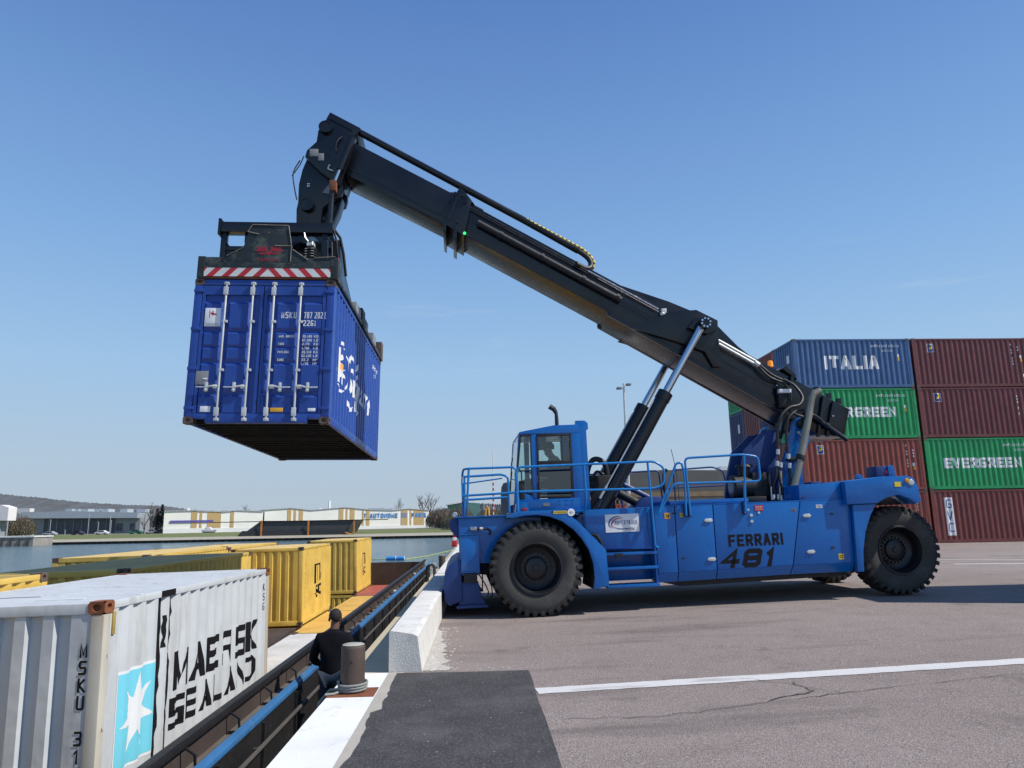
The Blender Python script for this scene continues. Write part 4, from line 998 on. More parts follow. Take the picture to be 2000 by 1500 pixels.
# side mirror
MB().box(-.205, -.10, .26, .30, 2.02, 2.36).build('mirror', M['black_matt'], ST, .03)
MB().tube([(-.15, .28, 2.36), (-.15, .24, 2.5), (-.2, .2, 2.58)], .012, 6).build('mirror_arm', M['hose'], ST)

# handrails ------------------------------------------------------------------
def arcpts(pts, r=.09, n=5):
    P = [Vector(p) for p in pts]; out = [P[0]]
    for a, b, c in zip(P, P[1:], P[2:]):
        d1 = (a - b); d2 = (c - b); q = min(r, d1.length * .45, d2.length * .45); p1 = b + d1.normalized() * q; p2 = b + d2.normalized() * q
        for k in range(n + 1):
            f = k / n; out.append(p1 * (1 - f) ** 2 + b * 2 * f * (1 - f) + p2 * f * f)
    out.append(P[-1]); return out
def rail(paths, name='handrail', r=.021, mat='blue_rail'):
    mb = MB()
    for p in paths: mb.tube(arcpts(p), r, 8)
    return mb.build(name, M[mat], ST, 0, 60)
RV = .20
rail([[(-1.22, RV + .3, 2.50), (-1.20, RV + .1, 2.60), (-1.12, RV, 2.605), (-.25, RV, 2.605), (-.25, RV, 1.80)],
      [(-1.10, RV, 2.6), (-1.15, RV, 1.95), (-1.18, RV + .2, 1.76)], [(-1.18, RV + .3, 2.5), (-1.19, RV + .3, 1.76)], [(-1.22, RV + .1, 2.13), (-.25, RV, 2.15)], [(-1.2, RV + .3, 2.06), (-.4, RV + .3, 2.08)], [(-1.2, RV + .3, 2.48), (-.5, RV + .3, 2.5), (-.38, RV + .3, 2.45), (-.38, RV + .3, 1.8)]], 'front_handrail')
rail([[(-1.22, .5, 2.5), (-1.22, 3.6, 2.5), (-.3, 3.62, 2.6)], [(-1.22, .5, 2.08), (-1.22, 3.6, 2.08)], [(-1.2, 3.6, 2.5), (-1.2, 3.6, 1.76)], [(-1.22, 2.0, 2.5), (-1.22, 2.0, 1.76)]], 'front_handrail', .016)
rail([[(-.24, RV, 1.78), (-.24, RV, 2.6), (2.30, RV, 2.62), (2.47, RV, 2.5), (2.45, RV, 2.2), (2.28, RV, 2.13), (-.20, RV, 2.16)],
      [(.99, RV, 2.61), (1.0, RV, 2.02), (.99, RV + .1, 1.8)], [(2.17, RV, 2.61), (2.19, RV, 1.85), (2.20, RV, 1.1)], [(2.20, RV, 1.1), (2.27, RV + .06, 1.08)]], 'side_handrail')
rail([[(2.30, RV, 1.68), (2.70, RV, 2.57), (2.80, RV, 2.58), (2.84, RV, 2.4), (2.81, RV, 1.62)], [(2.33, RV, 1.70), (2.62, RV, 2.2), (2.82, RV, 2.2)]], 'ladder_handrail')
rail([[(2.89, RV, 1.62), (2.87, RV, 2.66), (3.97, RV, 2.69), (4.27, RV + .02, 2.64), (4.27, RV + .02, 2.19), (2.88, RV, 2.2)], [(4.0, RV, 2.69), (3.92, RV, 1.64)], [(3.95, RV, 2.2), (3.93, RV, 1.9)]], 'side_handrail')
for x, z in ((2.81, 1.62), (2.89, 1.62), (3.92, 1.62)):
    MB().box(x - .03, x + .03, .215, .285, z - .02, z + .22).build('rail_bracket', BD, ST, .004)
    for k in (.02, .16): MB().tube([(x, .205, z + k), (x, .215, z + k)], .016, 6).build('bracket_bolt', M['steel'], ST)
RF = 3.85
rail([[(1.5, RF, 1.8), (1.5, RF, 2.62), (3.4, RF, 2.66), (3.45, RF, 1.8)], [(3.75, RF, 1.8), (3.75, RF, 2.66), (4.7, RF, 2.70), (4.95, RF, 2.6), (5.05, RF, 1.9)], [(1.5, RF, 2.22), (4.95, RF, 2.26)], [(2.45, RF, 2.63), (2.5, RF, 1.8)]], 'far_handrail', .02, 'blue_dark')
rail([[(3.55, RF, 1.8), (3.5, RF, 2.3), (3.52, RF, 2.6), (3.6, RF, 2.68)]], 'far_grab_handle', .04, 'black_matt')
MB().tube([(2.80, .5, 1.9), (2.78, .5, 2.5), (2.72, .5, 2.86)], .006, 5).build('aerial', M['hose'], ST)
# boom head and hanging frame ---------------------------------------------------
head = [(-3.30, 9.90), (-3.40, 10.10), (-3.86, 10.36), (-3.98, 10.30), (-4.11, 10.05), (-4.14, 9.80), (-4.34, 9.60), (-4.38, 9.45), (-4.05, 9.10), (-3.65, 8.78), (-3.5, 9.2)]
for y in (1.62, 2.40): MB().prism(head, 'y', y, y + .14).build('head_plate', K, ST, .015)
MB().prism([(-3.32, 9.80), (-3.55, 10.05), (-3.85, 9.85), (-3.9, 9.3), (-3.62, 8.85)], 'y', 1.76, 2.40).build('head_block', K, ST, .02)
MB().tube([(-3.95, 1.56, 10.12), (-3.95, 2.60, 10.12)], .14, 24).build('head_pin', K, ST)
MB().lathe([(.125, -.012), (.135, -.012), (.135, 0)], (-3.93, 1.56, 10.12), 'y', 24).build('pin_ring', M['nut'], ST)
mb = MB(); mb.box(-4.28, -4.10, 1.60, 1.75, 9.45, 9.62); mb.box(-4.10, -3.98, 1.60, 1.75, 9.35, 9.52); mb.build('sensor_box', M['grey_plate'], ST, .01)
link = [(-4.36, 9.44), (-4.45, 9.2), (-4.52, 8.86), (-4.53, 8.45), (-4.56, 8.30), (-4.56, 7.98), (-3.98, 7.98), (-4.05, 8.30), (-3.86, 8.62), (-3.66, 8.85), (-3.62, 8.62), (-3.66, 8.5), (-3.58, 8.75), (-3.62, 9.05), (-3.9, 9.2)]
link = [(-4.36, 9.44), (-4.45, 9.2), (-4.52, 8.86), (-4.53, 8.45), (-4.56, 8.30), (-4.56, 7.98), (-4.06, 7.98), (-4.02, 8.32), (-3.80, 8.52), (-3.62, 8.62), (-3.58, 8.78), (-3.62, 9.0), (-3.85, 9.18)]
for y in (1.72, 2.30): MB().prism(link, 'y', y, y + .12).build('hanging_link', K, ST, .012)
MB().box(-4.5, -4.05, 1.85, 2.29, 8.0, 9.0).build('link_core', K, ST, .03)
MB().prism([(-3.98, 8.35), (-3.62, 8.62), (-3.70, 8.30), (-3.86, 7.95), (-3.98, 7.60), (-4.05, 7.95)], 'y', 1.85, 2.2).build('rear_link', K, ST, .02)
MB().tube([(-4.33, 1.60, 8.36), (-4.33, 2.55, 8.36)], .14, 20).build('link_pin', K, ST)
MB().lathe([(.13, -.012), (.142, -.012), (.142, 0)], (-4.33, 1.60, 8.36), 'y', 20).build('pin_ring', M['nut'], ST)
mb = MB(); mb.prism([(-4.02, 8.66), (-3.86, 8.62), (-3.88, 8.86)], 'y', 1.69, 1.719); mb.build('link_gusset', M['grey_plate'], ST)
mb = MB()
for k in range(4): mb.lathe([(0, -.02), (.016, -.015), (.016, 0)], (-4.33 + .03 * (k % 2), 1.72, 8.82 + .05 * (k // 2)), 'y', 6)
mb.build('link_bolts', M['chrome'], ST)
MB().tube([(-3.36, 1.45, 9.78), (-3.62, 1.45, 9.06)], .072, 12).build('damping_cylinder', K, ST)
MB().tube([(-3.61, 1.45, 9.08), (-3.73, 1.45, 8.76)], .032, 10).build('damping_rod', M['chrome'], ST)
MB().box(-3.82, -3.68, 1.38, 1.55, 8.56, 8.80).build('rod_eye', M['c_rust'], ST, .02)
MB().tube([(-3.77, 1.45, 8.60), (-3.80, 1.45, 8.2), (-3.84, 1.45, 7.60)], .055, 10).build('damping_cylinder', K, ST)
hose([(-4.5, 1.7, 9.4), (-4.62, 1.65, 9.1), (-4.60, 1.65, 8.8), (-4.55, 1.7, 8.5)], .014)
hose([(-4.42, 1.7, 9.5), (-4.50, 1.7, 9.3), (-4.66, 1.7, 9.05)], .012)
hose([(-3.6, 1.6, 9.9), (-3.7, 1.55, 9.75), (-3.72, 1.58, 9.55)], .018, 'nut')
hose([(-3.85, 1.6, 9.25), (-3.88, 1.58, 9.15), (-3.78, 1.58, 9.1)], .018, 'steel')

# ------------------------------------------------------------------ lifted container
HROT = (-R(1.3), R(.7), 0)
HC = container('royal blue container hanging in the air from the black spreader', (-3.775, 12.2, 3.35), 0, 6.058, 2.438, 2.591, 'c_hang',
               roll=HROT[1], pitch=HROT[0], detail=2, doors=True, under=True)
ht = HC[0]
def door(x0, x1, segs, rods, hdir):
    y_out, y_in = .004, .044
    mb = MB()
    mb.box(x0, x1, y_in, y_in + .03, .175, 2.465)
    for a, b in ((x0, x0 + .05), (x1 - .05, x1)): mb.box(a, b, y_out + .003, y_in - .001, .175, 2.465)
    for a, b in ((.175, .185), (2.30, 2.465)): mb.box(x0 + .051, x1 - .051, y_out + .004, y_in - .001, a, b)
    for (a, b) in segs:
        for z0, z1 in ((.20, .46), (.60, 1.02), (1.145, 1.315), (1.39, 1.585), (1.70, 2.13)):
            e = .035; f = .05
            vs = [(a, y_in, z0 - f), (b, y_in, z0 - f), (b, y_in, z1 + f), (a, y_in, z1 + f), (a + e, y_out + .006, z0), (b - e, y_out + .006, z0), (b - e, y_out + .006, z1), (a + e, y_out + .006, z1)]
            mb.add(vs, [(4, 5, 6, 7), (0, 1, 5, 4), (1, 2, 6, 5), (2, 3, 7, 6), (3, 0, 4, 7)])
    d = mb.build('door', M['c_hang'], ht, 0, 0)
    MB().box(x0 - .012, x0 - .001, .018, .05, .165, 2.475).build('gasket', M['gasket'], d)
    MB().box(x1 + .001, x1 + .012, .018, .05, .165, 2.475).build('gasket', M['gasket'], d)
    for x, hd in rods:
        r = MB(); r.tube([(x, -.028, .06), (x, -.028, 2.50)], .0185, 12)
        for z in (.20, 2.36): r.box(x - .045, x + .03, -.05, -.008, z - .075, z + .075)
        for z in (.07, 2.50): r.box(x - .04, x + .04, -.045, .0, z - .03, z + .022); r.lathe([(.02, -.05), (.02, -.03)], (x, -.02, z), 'y', 8, True)
        for z in (.93, 1.80): r.box(x - .022, x + .06, -.045, -.0, z - .022, z + .022)
        rod = r.build('lock_rod', M['steel'], d, .005)
        h = MB(); h.tube([(x + hd * .02, -.045, .635), (x + hd * .12, -.05, .64), (x + hd * .2, -.05, .62), (x + hd * .38, -.045, .625)], [.02, .02, .013, .013], 8)
        h.box(x + hd * .205 - .02, x + hd * .205 + .02, -.06, .0, .55, .71); h.lathe([(0, -.07), (.03, -.065), (.03, -.03)], (x + hd * .205, 0, .57), 'y', 10)
        h.box(x + hd * .06 - .03, x + hd * .06 + .03, -.055, .0, .60, .67)
        h.build('handle', M['steel'], d, .003)
    return d
d1 = door(-1.075, -.02, ((-1.03, -.71), (-.62, -.235)), ((-.66, -1), (-.195, -1)), -1)
d2 = door(.0, 1.075, ((.02, .135), (.21, .60), (.68, 1.04)), ((.173, 1), (.64, 1)), 1)
for sx in (-1, 1):
    for z in (.27, .96, 1.67, 2.37):
        MB().box(*sorted((sx * 1.225, sx * 1.05)), -.014, .003, z - .03, z + .03).build('hinge', M['c_hang'], d1 if sx < 0 else d2, .006)
MB().box(-1.085, 1.085, .02, .06, 2.468, 2.480).build('gasket', M['gasket'], ht)
MB().box(-1.085, 1.085, .02, .06, .168, .176).build('gasket', M['gasket'], ht)
def on_door(x, z): return lambda a, b: (x + a, .0065, z + b)
dw = lambda body, x, z, w, h, bold=.01, mat='ink_white', par=None: block('lettering', body, w, h, h * (.16 if h > .06 else .19), lambda a, b, l: (x + a, .0065 - l, z + b), M[mat], par or d2, gap=.3) if all(k in GLYPH or k == ' ' for k in body) else write('lettering', body, on_door(x, z), M[mat], par or d2, w, h, .004)
dw('MSKU', .31, 1.875, .27, .115, .03); dw('787 202', .705, 1.875, .33, .115, .03); dw('1', 1.078, 1.88, .04, .10, .02)
bm_obj('lettering', poly_bm([rect(0, 0, .012, .13), rect(.068, 0, .012, .13), rect(.012, 0, .056, .012), rect(.012, .118, .056, .012)]), on_door(1.068, 1.865), M['ink_white'], d2)
dw('22G1', .70, 1.735, .22, .105, .03)
for z, a, b, c in ((1.525, 'MAX. GROSS', '30.480', 'KG'), (1.455, None, '67.200', 'LB'), (1.385, 'TARE', '2.170', 'KG'), (1.310, None, '4.780', 'LB'), (1.240, 'PAYLOAD', '28.310', 'KG'), (1.172, None, '62.420', 'LB'), (1.10, 'CUBE', '33.2', 'M³'), (1.03, None, '1.176', 'FT³')):
    if a: dw(a, .29, z, {10: .27, 4: .10, 7: .19}[len(a)] if a != 'CUBE' else .11, .042, .012)
    dw(b, .70, z, .165 if len(b) > 5 else .125, .045, .02); dw(c, .90, z, .075, .045, .015)
def sticker(x0, x1, z0, z1, mat, par, name='sticker', y=.0085, b=.002): return MB().box(x0, x1, y - .006, y, z0, z1).build(name, M[mat], par, b)
sticker(-1.005, -.735, 1.715, 2.05, 'white', d1)
bm_obj('emblem', poly_bm([[(.0, 0), (.012, 0), (.012, .14), (0, .14)], [(.02, .10), (.12, .075), (.13, .05), (.09, .055), (.02, .07)], [(.05, .04), (.072, .04), (.072, .13), (.05, .13)]]), lambda a, b: (-.93 + a, .0010, 1.87 + b), M['ink_red'], d1)
for k in range(3): MB().box(-.985, -.755, .0005, .002, 1.765 - .02 * k, 1.770 - .02 * k).build('small_print', M['grey_plate'], d1)
sticker(-1.075, -.86, .675, .915, 'grey_plate', d1, 'plate')
sticker(-.95, -.875, .765, .79, 'white', d1, 'sticker', .002)
sticker(-.955, -.78, .20, .30, 'white', d1); sticker(.225, .44, .205, .275, 'amber', d2); sticker(.86, .99, .215, .27, 'white', d2)
# emblem and script on the long side
side_polys(HC, [rect(0, 0, .10, .66), [(.13, .16), (.20, .10), (.30, .16), (.30, .40), (.20, .44), (.13, .40)], [(.28, .28), (.62, .36), (.50, .30), (.66, .18), (.30, .20)], [(.30, .02), (.46, -.03), (.52, .2), (.30, .2)], [(.13, .45), (.2, .44), (.42, .52), (.30, .58), (.13, .56)]], .74, .90, 'ink_white')
side_polys(HC, [rect(0, 0, .34, .10)], .88, 1.20, 'orange', 'emblem', .0065)  # painted emblem patch that glows, sharing the beacon's emissive orange
side_polys(HC, arc_band(1.05, 1.24, .52, .46, 62, 118, .02, .07) + arc_band(1.12, 1.24, .58, .50, -20, 50, .012, .05) + arc_band(1.05, 1.24, .54, .46, 235, 300, .02, .06) + arc_band(1.05, 1.24, .52, .46, 195, 225, .015, .05) + arc_band(1.12, 1.24, .56, .48, 310, 340, .015, .05), 0, 0, 'ink_white')
side_text(HC, 'Safmarine', 1.85, .92, 'ink_white', 2.75, .55, .012, .92, .22)
side_polys(HC, arc_band(2.05, 1.56, .20, .13, 20, 200, .03, .09) + arc_band(2.1, .82, .34, .2, 150, 330, .03, .1) + [[(2.55, .7), (2.95, .62), (3.0, .7), (2.7, .95)], [(2.45, 1.5), (2.75, 1.72), (2.85, 1.70), (2.6, 1.45)], [(4.15, .86), (4.4, .88), (4.4, .96), (4.15, .94)]], 0, 0, 'ink_white')
side_text(HC, 'MSKU 787 202', 4.75, 2.12, 'ink_white', .85, .10, .01); side_text(HC, '22G1', 5.0, 1.95, 'ink_white', .4, .11, .01)

# ------------------------------------------------------------------ spreader
SPM = Matrix.Translation((-3.775, 12.2, 3.35)) @ Euler(HROT).to_matrix().to_4x4()
SP = thing('container_spreader', 'scuffed black spreader with a red and white chevron beam on top of the lifted container', 'spreader', SPM @ Vector((0.03, 0, 2.597)), HROT)
SC = M['scuff']
MB().box(-1.22, 1.22, -.02, .24, .03, .40).build('end_beam', SC, SP, .015)
MB().box(-1.225, 1.225, -.012, .23, .0, .028).build('beam_edge', M['c_rust'], SP)
for sx in (-1, 1):
    mb = MB().box(*sorted((sx * 1.232, sx * 1.10)), -.027, .26, .0, .41); mb.build('corner_housing', SC, SP, .012)
def chev(lo, hi, k):
    z0, z1 = .035, .205; polys = []
    d = .16
    a, b = lo, hi
    return [(k * a, z0), (k * b, z0), (k * (b - d), z1), (k * (a - d), z1)]
reds = []; whites = [[(-.135, .035), (.135, .035), (.0, .205)]]
x = .135
while x < 1.3:
    for lst, w_ in ((reds, .125), (whites, .145)):
        for k in (1, -1):
            p = chev(x, x + w_, k)
            lst.append([(max(-1.16, min(1.16, q_[0])), q_[1]) for q_ in p])
        x += w_
def thick(name, polys, mat):
    mb = MB()
    for p in polys:
        u_ = []
        for q_ in p:
            if not u_ or (abs(q_[0] - u_[-1][0]) + abs(q_[1] - u_[-1][1])) > 1e-4: u_.append(q_)
        if len(u_) > 2 and (abs(u_[0][0] - u_[-1][0]) + abs(u_[0][1] - u_[-1][1])) < 1e-4: u_.pop()
        if len(u_) > 2 and max(a[0] for a in u_) - min(a[0] for a in u_) > .005: mb.prism(u_, 'y', -.026, -.021)
    return mb.build(name, mat, SP)
thick('chevron_red', reds, M['red_band']); thick('chevron_white', whites, M['white_band'])
MB().box(-1.17, 1.17, -.029, -.0262, .198, .206).build('band_edge', SC, SP)
plate = [(-.74, .40), (-.62, .46), (-.46, .58), (-.385, .88), (-.32, 1.03), (.32, 1.02), (.36, .80), (.395, .60), (.44, .55), (.71, .36), (.82, .33), (.82, .30), (-.85, .30), (-.85, .38)]
MB().prism(plate, 'y', -.022, .05).build('shield_plate', SC, SP, .008)
EDGE = paint('scraped_edge', (.22, .20, .15), .6, .4, (.03, .03, .03), .5, 20.)
for a, b in (((-.32, 1.02), (.32, 1.01)), ((.1, .62), (.40, .62)), ((.32, 1.01), (.40, .58)), ((.42, .55), (.70, .36)), ((-.32, 1.02), (-.40, .88)), ((-.39, .88), (-.2, .84)), ((.39, .60), (.39, .32)), ((-.46, .58), (-.74, .42)), ((.82, .40), (1.18, .42))):
    MB().tube([(a[0], -.03, a[1]), (b[0], -.03, b[1])], .008, 5).build('worn_edge', EDGE, SP)
# winged red emblem and maker's name
wing = []
for k in (1, -1):
    for j, (x0, x1, z0, z1) in enumerate(((.02, .24, .60, .56), (.05, .27, .545, .525), (.03, .20, .49, .47))):
        wing.append([(k * x0, z0), (k * x1, z0 - .01), (k * (x1 - .05), z1 - .02), (k * (x0 + .02), z1 - .012)])
wing += [[(-.10, .60), (-.06, .60), (.02, .44), (-.02, .44)], [(.10, .60), (.06, .60), (-.02, .44), (.02, .44)]]
for i, p in enumerate(wing): bm_obj('emblem_stroke', poly_bm([p]), (lambda i: lambda a, b: (a, -.0250 - .0004 * i, b))(i), M['dull_red'], SP)
write('lettering', 'FERRARI', lambda a, b: (-.18 + a, -.0255, .33 + b), M['dull_red'], SP, .38, .05, .02)
# frame behind
mb = MB(); mb.box(-1.06, 1.0, .42, .62, 1.08, 1.28); mb.box(-1.10, -1.05, .40, .64, 1.02, 1.34); mb.build('cross_beam', K, SP, .012)
for x in (-1.0, .86): MB().box(x - .05, x + .05, .46, .58, .40, 1.10).build('frame_leg', K, SP, .008)
mb = MB(); mb.prism([(-1.0, .45), (-.55, .45), (-1.0, .95)], 'y', .50, .56); mb.box(-1.0, -.4, .48, .60, .74, .82); mb.build('frame_gusset', K, SP, .006)
for x in (-.55, .45): MB().prism([(.5, 1.15), (.7, 1.2), (2.0, 1.45), (2.9, 1.45), (2.9, 1.0), (2.0, .7), (.5, .9)], 'x', x - .08, x + .08).build('side_girder', K, SP, .01)
for x in (-.42, .42): MB().box(x - .16, x + .16, .25, 5.8, .28, .56).build('telescopic_beam', K, SP, .012)
MB().box(-.85, .85, 2.1, 3.9, .15, .62).build('centre_frame', K, SP, .02)
MB().tube([(.22, 2.5, .6), (.22, 2.5, 1.55)], .42, 28).build('rotator_ring', K, SP)
MB().prism([(-.35, 1.5), (.75, 1.5), (.62, 1.85), (.48, 2.12), (.02, 2.12), (-.2, 1.85)], 'y', 2.15, 2.75).build('rotator_head', K, SP, .03)
mb = MB().box(-.1, .72, .9, 1.5, .62, 1.12); mb.build('drive_box', K, SP, .03)
mb = MB()
for k in range(5): mb.tube([(.68 + .115 * cos(a), .20 + .09 * sin(a), .43 + k * .05) for a in [i * pi / 9 for i in range(18)]], .018, 6, closed=True)
mb.build('hose_loops', M['hose'], SP)
mb = MB(); mb.box(.62, .75, .13, .24, .70, .76); mb.tube([(.64, .14, .78), (.58, .14, .86), (.56, .14, .95)], .014, 6); mb.tube([(.72, .13, .77), (.72, .10, .70)], .018, 6)
for k in range(5): mb.tube([(.60, .105, .43 + k * .05), (.76, .105, .44 + k * .05)], .006, 5)
mb.build('hose_clamps', M['steel'], SP)
MB().box(1.06, 1.16, .36, .46, .44, .56).build('warning_lamp', paint('lamp_red', (.75, .06, .08), .4), SP, .01)
mb = MB(); mb.tube([(1.0, .5, 1.2), (1.06, .55, 1.0), (1.08, .6, .75), (1.12, .7, .5)], .02, 6); mb.tube([(.98, .55, 1.25), (1.1, .7, 1.1), (1.16, .8, .8), (1.2, .9, .4)], .028, 6); mb.tube([(.9, .5, 1.0), (1.0, .45, .9), (1.02, .45, .6)], .016, 6)
mb.build('hydraulic_hose', M['hose'], SP)
MB().prism([(.62, .05), (.62, 1.0), (.9, 1.15), (1.4, .62), (2.2, .30), (2.2, .05)], 'x', .98, 1.10).build('side_cheek', K, SP, .015)
for y0, y1, x0, x1, z1, mt in ((.3, 5.75, 1.12, 1.22, .10, 'scuff'), (2.15, 2.75, .95, 1.2, .32, 'grey_plate'), (2.8, 3.2, 1.0, 1.22, .40, 'black_matt'), (3.4, 3.9, .95, 1.18, .36, 'scuff'), (4.9, 5.4, .9, 1.15, .45, 'grey_plate')):
    MB().box(x0, x1, y0, y1, .02, z1).build('side_fitting', M[mt], SP, .02)
MB().tube([(1.12, 3.2, .26), (1.12, 4.0, .22)], .06, 10).build('side_ram', M['steel'], SP)
MB().box(-1.22, 1.22, 5.82, 6.08, .03, .40).build('end_beam', M['scuff'], SP, .015)
for sx in (-1, 1): MB().box(*sorted((sx * 1.235, sx * 1.05)), 5.80, 6.10, .0, .46).build('corner_housing', M['cast'], SP, .012)

# ------------------------------------------------------------------ container stack on the yard
SX, SY, SL_, SH = 16.25, 36.22, 6.2, 2.61
NUM = 'TRIU 561 7723'
def stack(col, row, lev, body, label, **kw):
    x = SX + col * (SL_ + .14); y = SY + row * 2.52
    return container(label, (x, y, .15 + lev * SH), -pi / 2, SL_, 2.438, 2.591, body, group='containers stacked on the yard', **kw)
def small_marks(c, dark=False):
    side_text(c, 'IMTU 307 6721 0', SL_ - 2.05, 2.14, 'ink_white', 1.5, .12, .01); side_text(c, '22 G1', SL_ - 1.5, 1.90, 'ink_white', .55, .11, .01)
def yellow_tag(c, s, z): side_polys(c, [rect(0, 0, .10, .16)], s, z, 'ink_white', 'sticker'); side_polys(c, [rect(0, 0, .10, .16)], s + .02, z - .18, 'amber', 'sticker')
def fl_logo(c, s=.75):
    side_polys(c, [rect(0, 0, .36, .44)], s, 1.86, 'ink_white', 'sticker', .004)
    side_polys(c, [rect(.02, .02, .32, .20), rect(.02, .22, .14, .2), [(.16, .24), (.34, .24), (.34, .42), (.26, .42)]], s, 1.86, 'ink_navy', 'emblem', .0065)
    side_polys(c, [[(.1, .12), (.24, .16), (.3, .36), (.2, .38), (.24, .28), (.12, .26)]], s, 1.86, 'yellow', 'emblem', .008)
def vert_marks(c, s, z=2.2, n=9):
    q = random.Random(int(s * 10))
    for k in range(n): side_polys(c, [rect(0, 0, .05, .09)], s, z - k * .15, 'ink_white', 'lettering') if q.random() < .8 else None
c = stack(0, 0, 3, 'c_navy', 'slate blue container with a six-letter white name, top left of the yard stack front'); side_block(c, 'ITALIA', 1.60, .98, 2.86, .72, .22, gap=.2); small_marks(c); yellow_tag(c, 5.5, 1.6)
bm_obj('sticker', poly_bm([rect(0, 0, .3, .42)]), lambda a, b: (.35 + a, .006, 1.45 + b), M['ink_white'], c[0])
c = stack(0, 0, 2, 'c_green', 'green container directly below the slate blue one, its white name half hidden by the boom'); side_block(c, 'EVERGREEN', 1.12, 1.10, 3.98, .52, .14, gap=.16); small_marks(c); yellow_tag(c, 5.55, 1.55)
c = stack(0, 0, 1, 'c_brown2', 'red-brown container under the left green container, behind the machine'); fl_logo(c); vert_marks(c, 5.35); vert_marks(c, 5.68, 2.1, 4); yellow_tag(c, 5.62, 1.2)
c = stack(0, 0, 0, 'c_brown2', 'bottom red-brown container hidden mostly by the rear wheel of the machine'); vert_marks(c, 5.6)
c = stack(1, 0, 3, 'c_maroon', 'maroon container on top of the right hand yard stack, next to the slate blue one'); fl_logo(c, .8); vert_marks(c, 5.3); vert_marks(c, 5.65, 2.2, 3); yellow_tag(c, 5.7, 1.5); yellow_tag(c, 5.75, .5)
c = stack(1, 0, 2, 'c_maroon', 'maroon container second from the top of the right hand yard stack'); fl_logo(c, .85); vert_marks(c, 5.2); yellow_tag(c, 5.6, 1.5)
c = stack(1, 0, 1, 'c_green', 'green container with its full white name in the right hand yard stack, third from top'); side_block(c, 'EVERGREEN', .92, 1.06, 4.05, .52, .14, gap=.16); small_marks(c)
c = stack(1, 0, 0, 'c_brown', 'red-brown bottom container with a white vertical lettered strip, right of the rear wheel')
side_polys(c, [rect(0, 0, .42, 1.86)], .66, .36, 'ink_white', 'sticker')
for k, ch in enumerate('GVC'): block('lettering', ch, .27, .42, .05, (lambda k, c: lambda x, y, l: c[1](.74 + x, 1.70 - k * .58 + y, .0075 + l))(k, c), M['ink_navy'], c[0], [q_ - .74 for q_ in c[3]])
bodies = {1: ('c_brown', 'c_maroon', 'c_dnavy', 'c_brown2'), 2: ('c_maroon', 'c_brown', 'c_brown', 'c_maroon'), 3: ('c_dnavy', 'c_dnavy', 'c_dnavy', 'c_green')}
names = {'c_brown': 'brown', 'c_maroon': 'maroon', 'c_dnavy': 'navy', 'c_brown2': 'red-brown', 'c_green': 'dark green'}
lv = ('bottom', 'second', 'third', 'top'); rw = {1: 'second', 2: 'third', 3: 'last'}
for row in (1, 2, 3):
    for lev in range(4):
        c = stack(0, row, lev, bodies[row][lev], '%s container showing its end, %s from the ground in the %s row back' % (names[bodies[row][lev]], lv[lev], rw[row]) if lev else '%s container showing its end, on the ground in the %s row back' % (names[bodies[row][lev]], rw[row]))
        if row == 3 and lev in (1, 2): bm_obj('sticker', poly_bm([rect(0, 0, .3, .55)]), lambda a, b: (.2 + a, .006, 1.3 + b), M['ink_white'], c[0])
# unseen pair added right of the frame to cast the shadow behind the rear wheel
for lev in range(2):
    container(('lower' if not lev else 'upper') + ' brown container of the unseen pair added past the right edge for its shadow', (11.45, 12.55, .155 + lev * 2.6), -pi / 2, 6.058, body='c_brown', group='containers stacked on the yard')

# ------------------------------------------------------------------ barge
BG = thing('cargo_barge', 'long black cargo barge with a blue gunwale moored along the quay', 'barge', (0, 0, 0))
HY0, HY1 = -14., 41.2
MB().prism([(-13.4, -1.5), (-13.2, -4.9), (-3.2, -4.9), (-1.97, -3.2), (-1.97, -1.52), (-2.72, -1.52), (-3.10, -1.6), (-3.10, -4.4), (-12.35, -4.4), (-12.35, -1.5)], 'y', HY0, 49.).build('hull', M['barge_black'], BG, .03)
MB().box(-2.74, -1.98, HY0, 47, -1.518, -1.49).build('gangway', M['barge_black'], BG)
MB().box(-2.77, -2.71, HY0, HY1 + .3, -1.49, -.70).build('coaming_wall', M['barge_black'], BG)
MB().prism([(-2.80, -.70), (-2.70, -.725), (-2.685, -.70), (-2.69, -.655), (-2.715, -.625), (-2.722, -.60), (-2.742, -.60), (-2.75, -.625), (-2.79, -.635), (-2.80, -.65)], 'y', HY0, HY1 + .3).build('gunwale', M['barge_blue'], BG, .012)
MB().box(-3.16, -2.775, HY0, HY1 + .3, -.93, -.80).build('coaming_ledge', M['barge_deck'], BG)
mb = MB(); mb.box(-3.10, -3.0, HY0, HY1 + .3, -.555, -.46); mb.build('coaming_flange', M['barge_black'], BG, .012)
MB().box(-3.098, -3.06, HY0, HY1 + .3, -4.3, -.556).build('hold_wall', M['barge_hold'], BG)
MB().box(-12.3, -12.2, HY0, HY1 + .3, -4.3, -.6).build('hold_wall', M['barge_hold'], BG)
MB().box(-12.2, -3.16, HY1, HY1 + .12, -4.3, -.575).build('hold_bulkhead', M['barge_hold'], BG)
MB().box(-12.2, -3.16, HY0, HY1, -4.34, -4.3).build('hold_floor', M['barge_hold'], BG)
mb = MB()
for i in range(30):
    y = -.2 + i * 1.36; mb = MB(); mb.prism([(-3.03, -.556), (-3.0, -.556), (-2.90, -.62), (-2.885, -.79), (-2.905, -.79), (-2.92, -.63)], 'y', y, y + .03)
    mb.prism([(-3.03, -.79), (-2.885, -.79), (-2.885, -.765), (-3.03, -.765)], 'y', y + .001, y + .029); mb.build('coaming_bracket', M['barge_black'], BG)
mb = MB(); mb.tube([(-2.62, HY0, -.95), (-2.62, 40, -.95)], .028, 8)
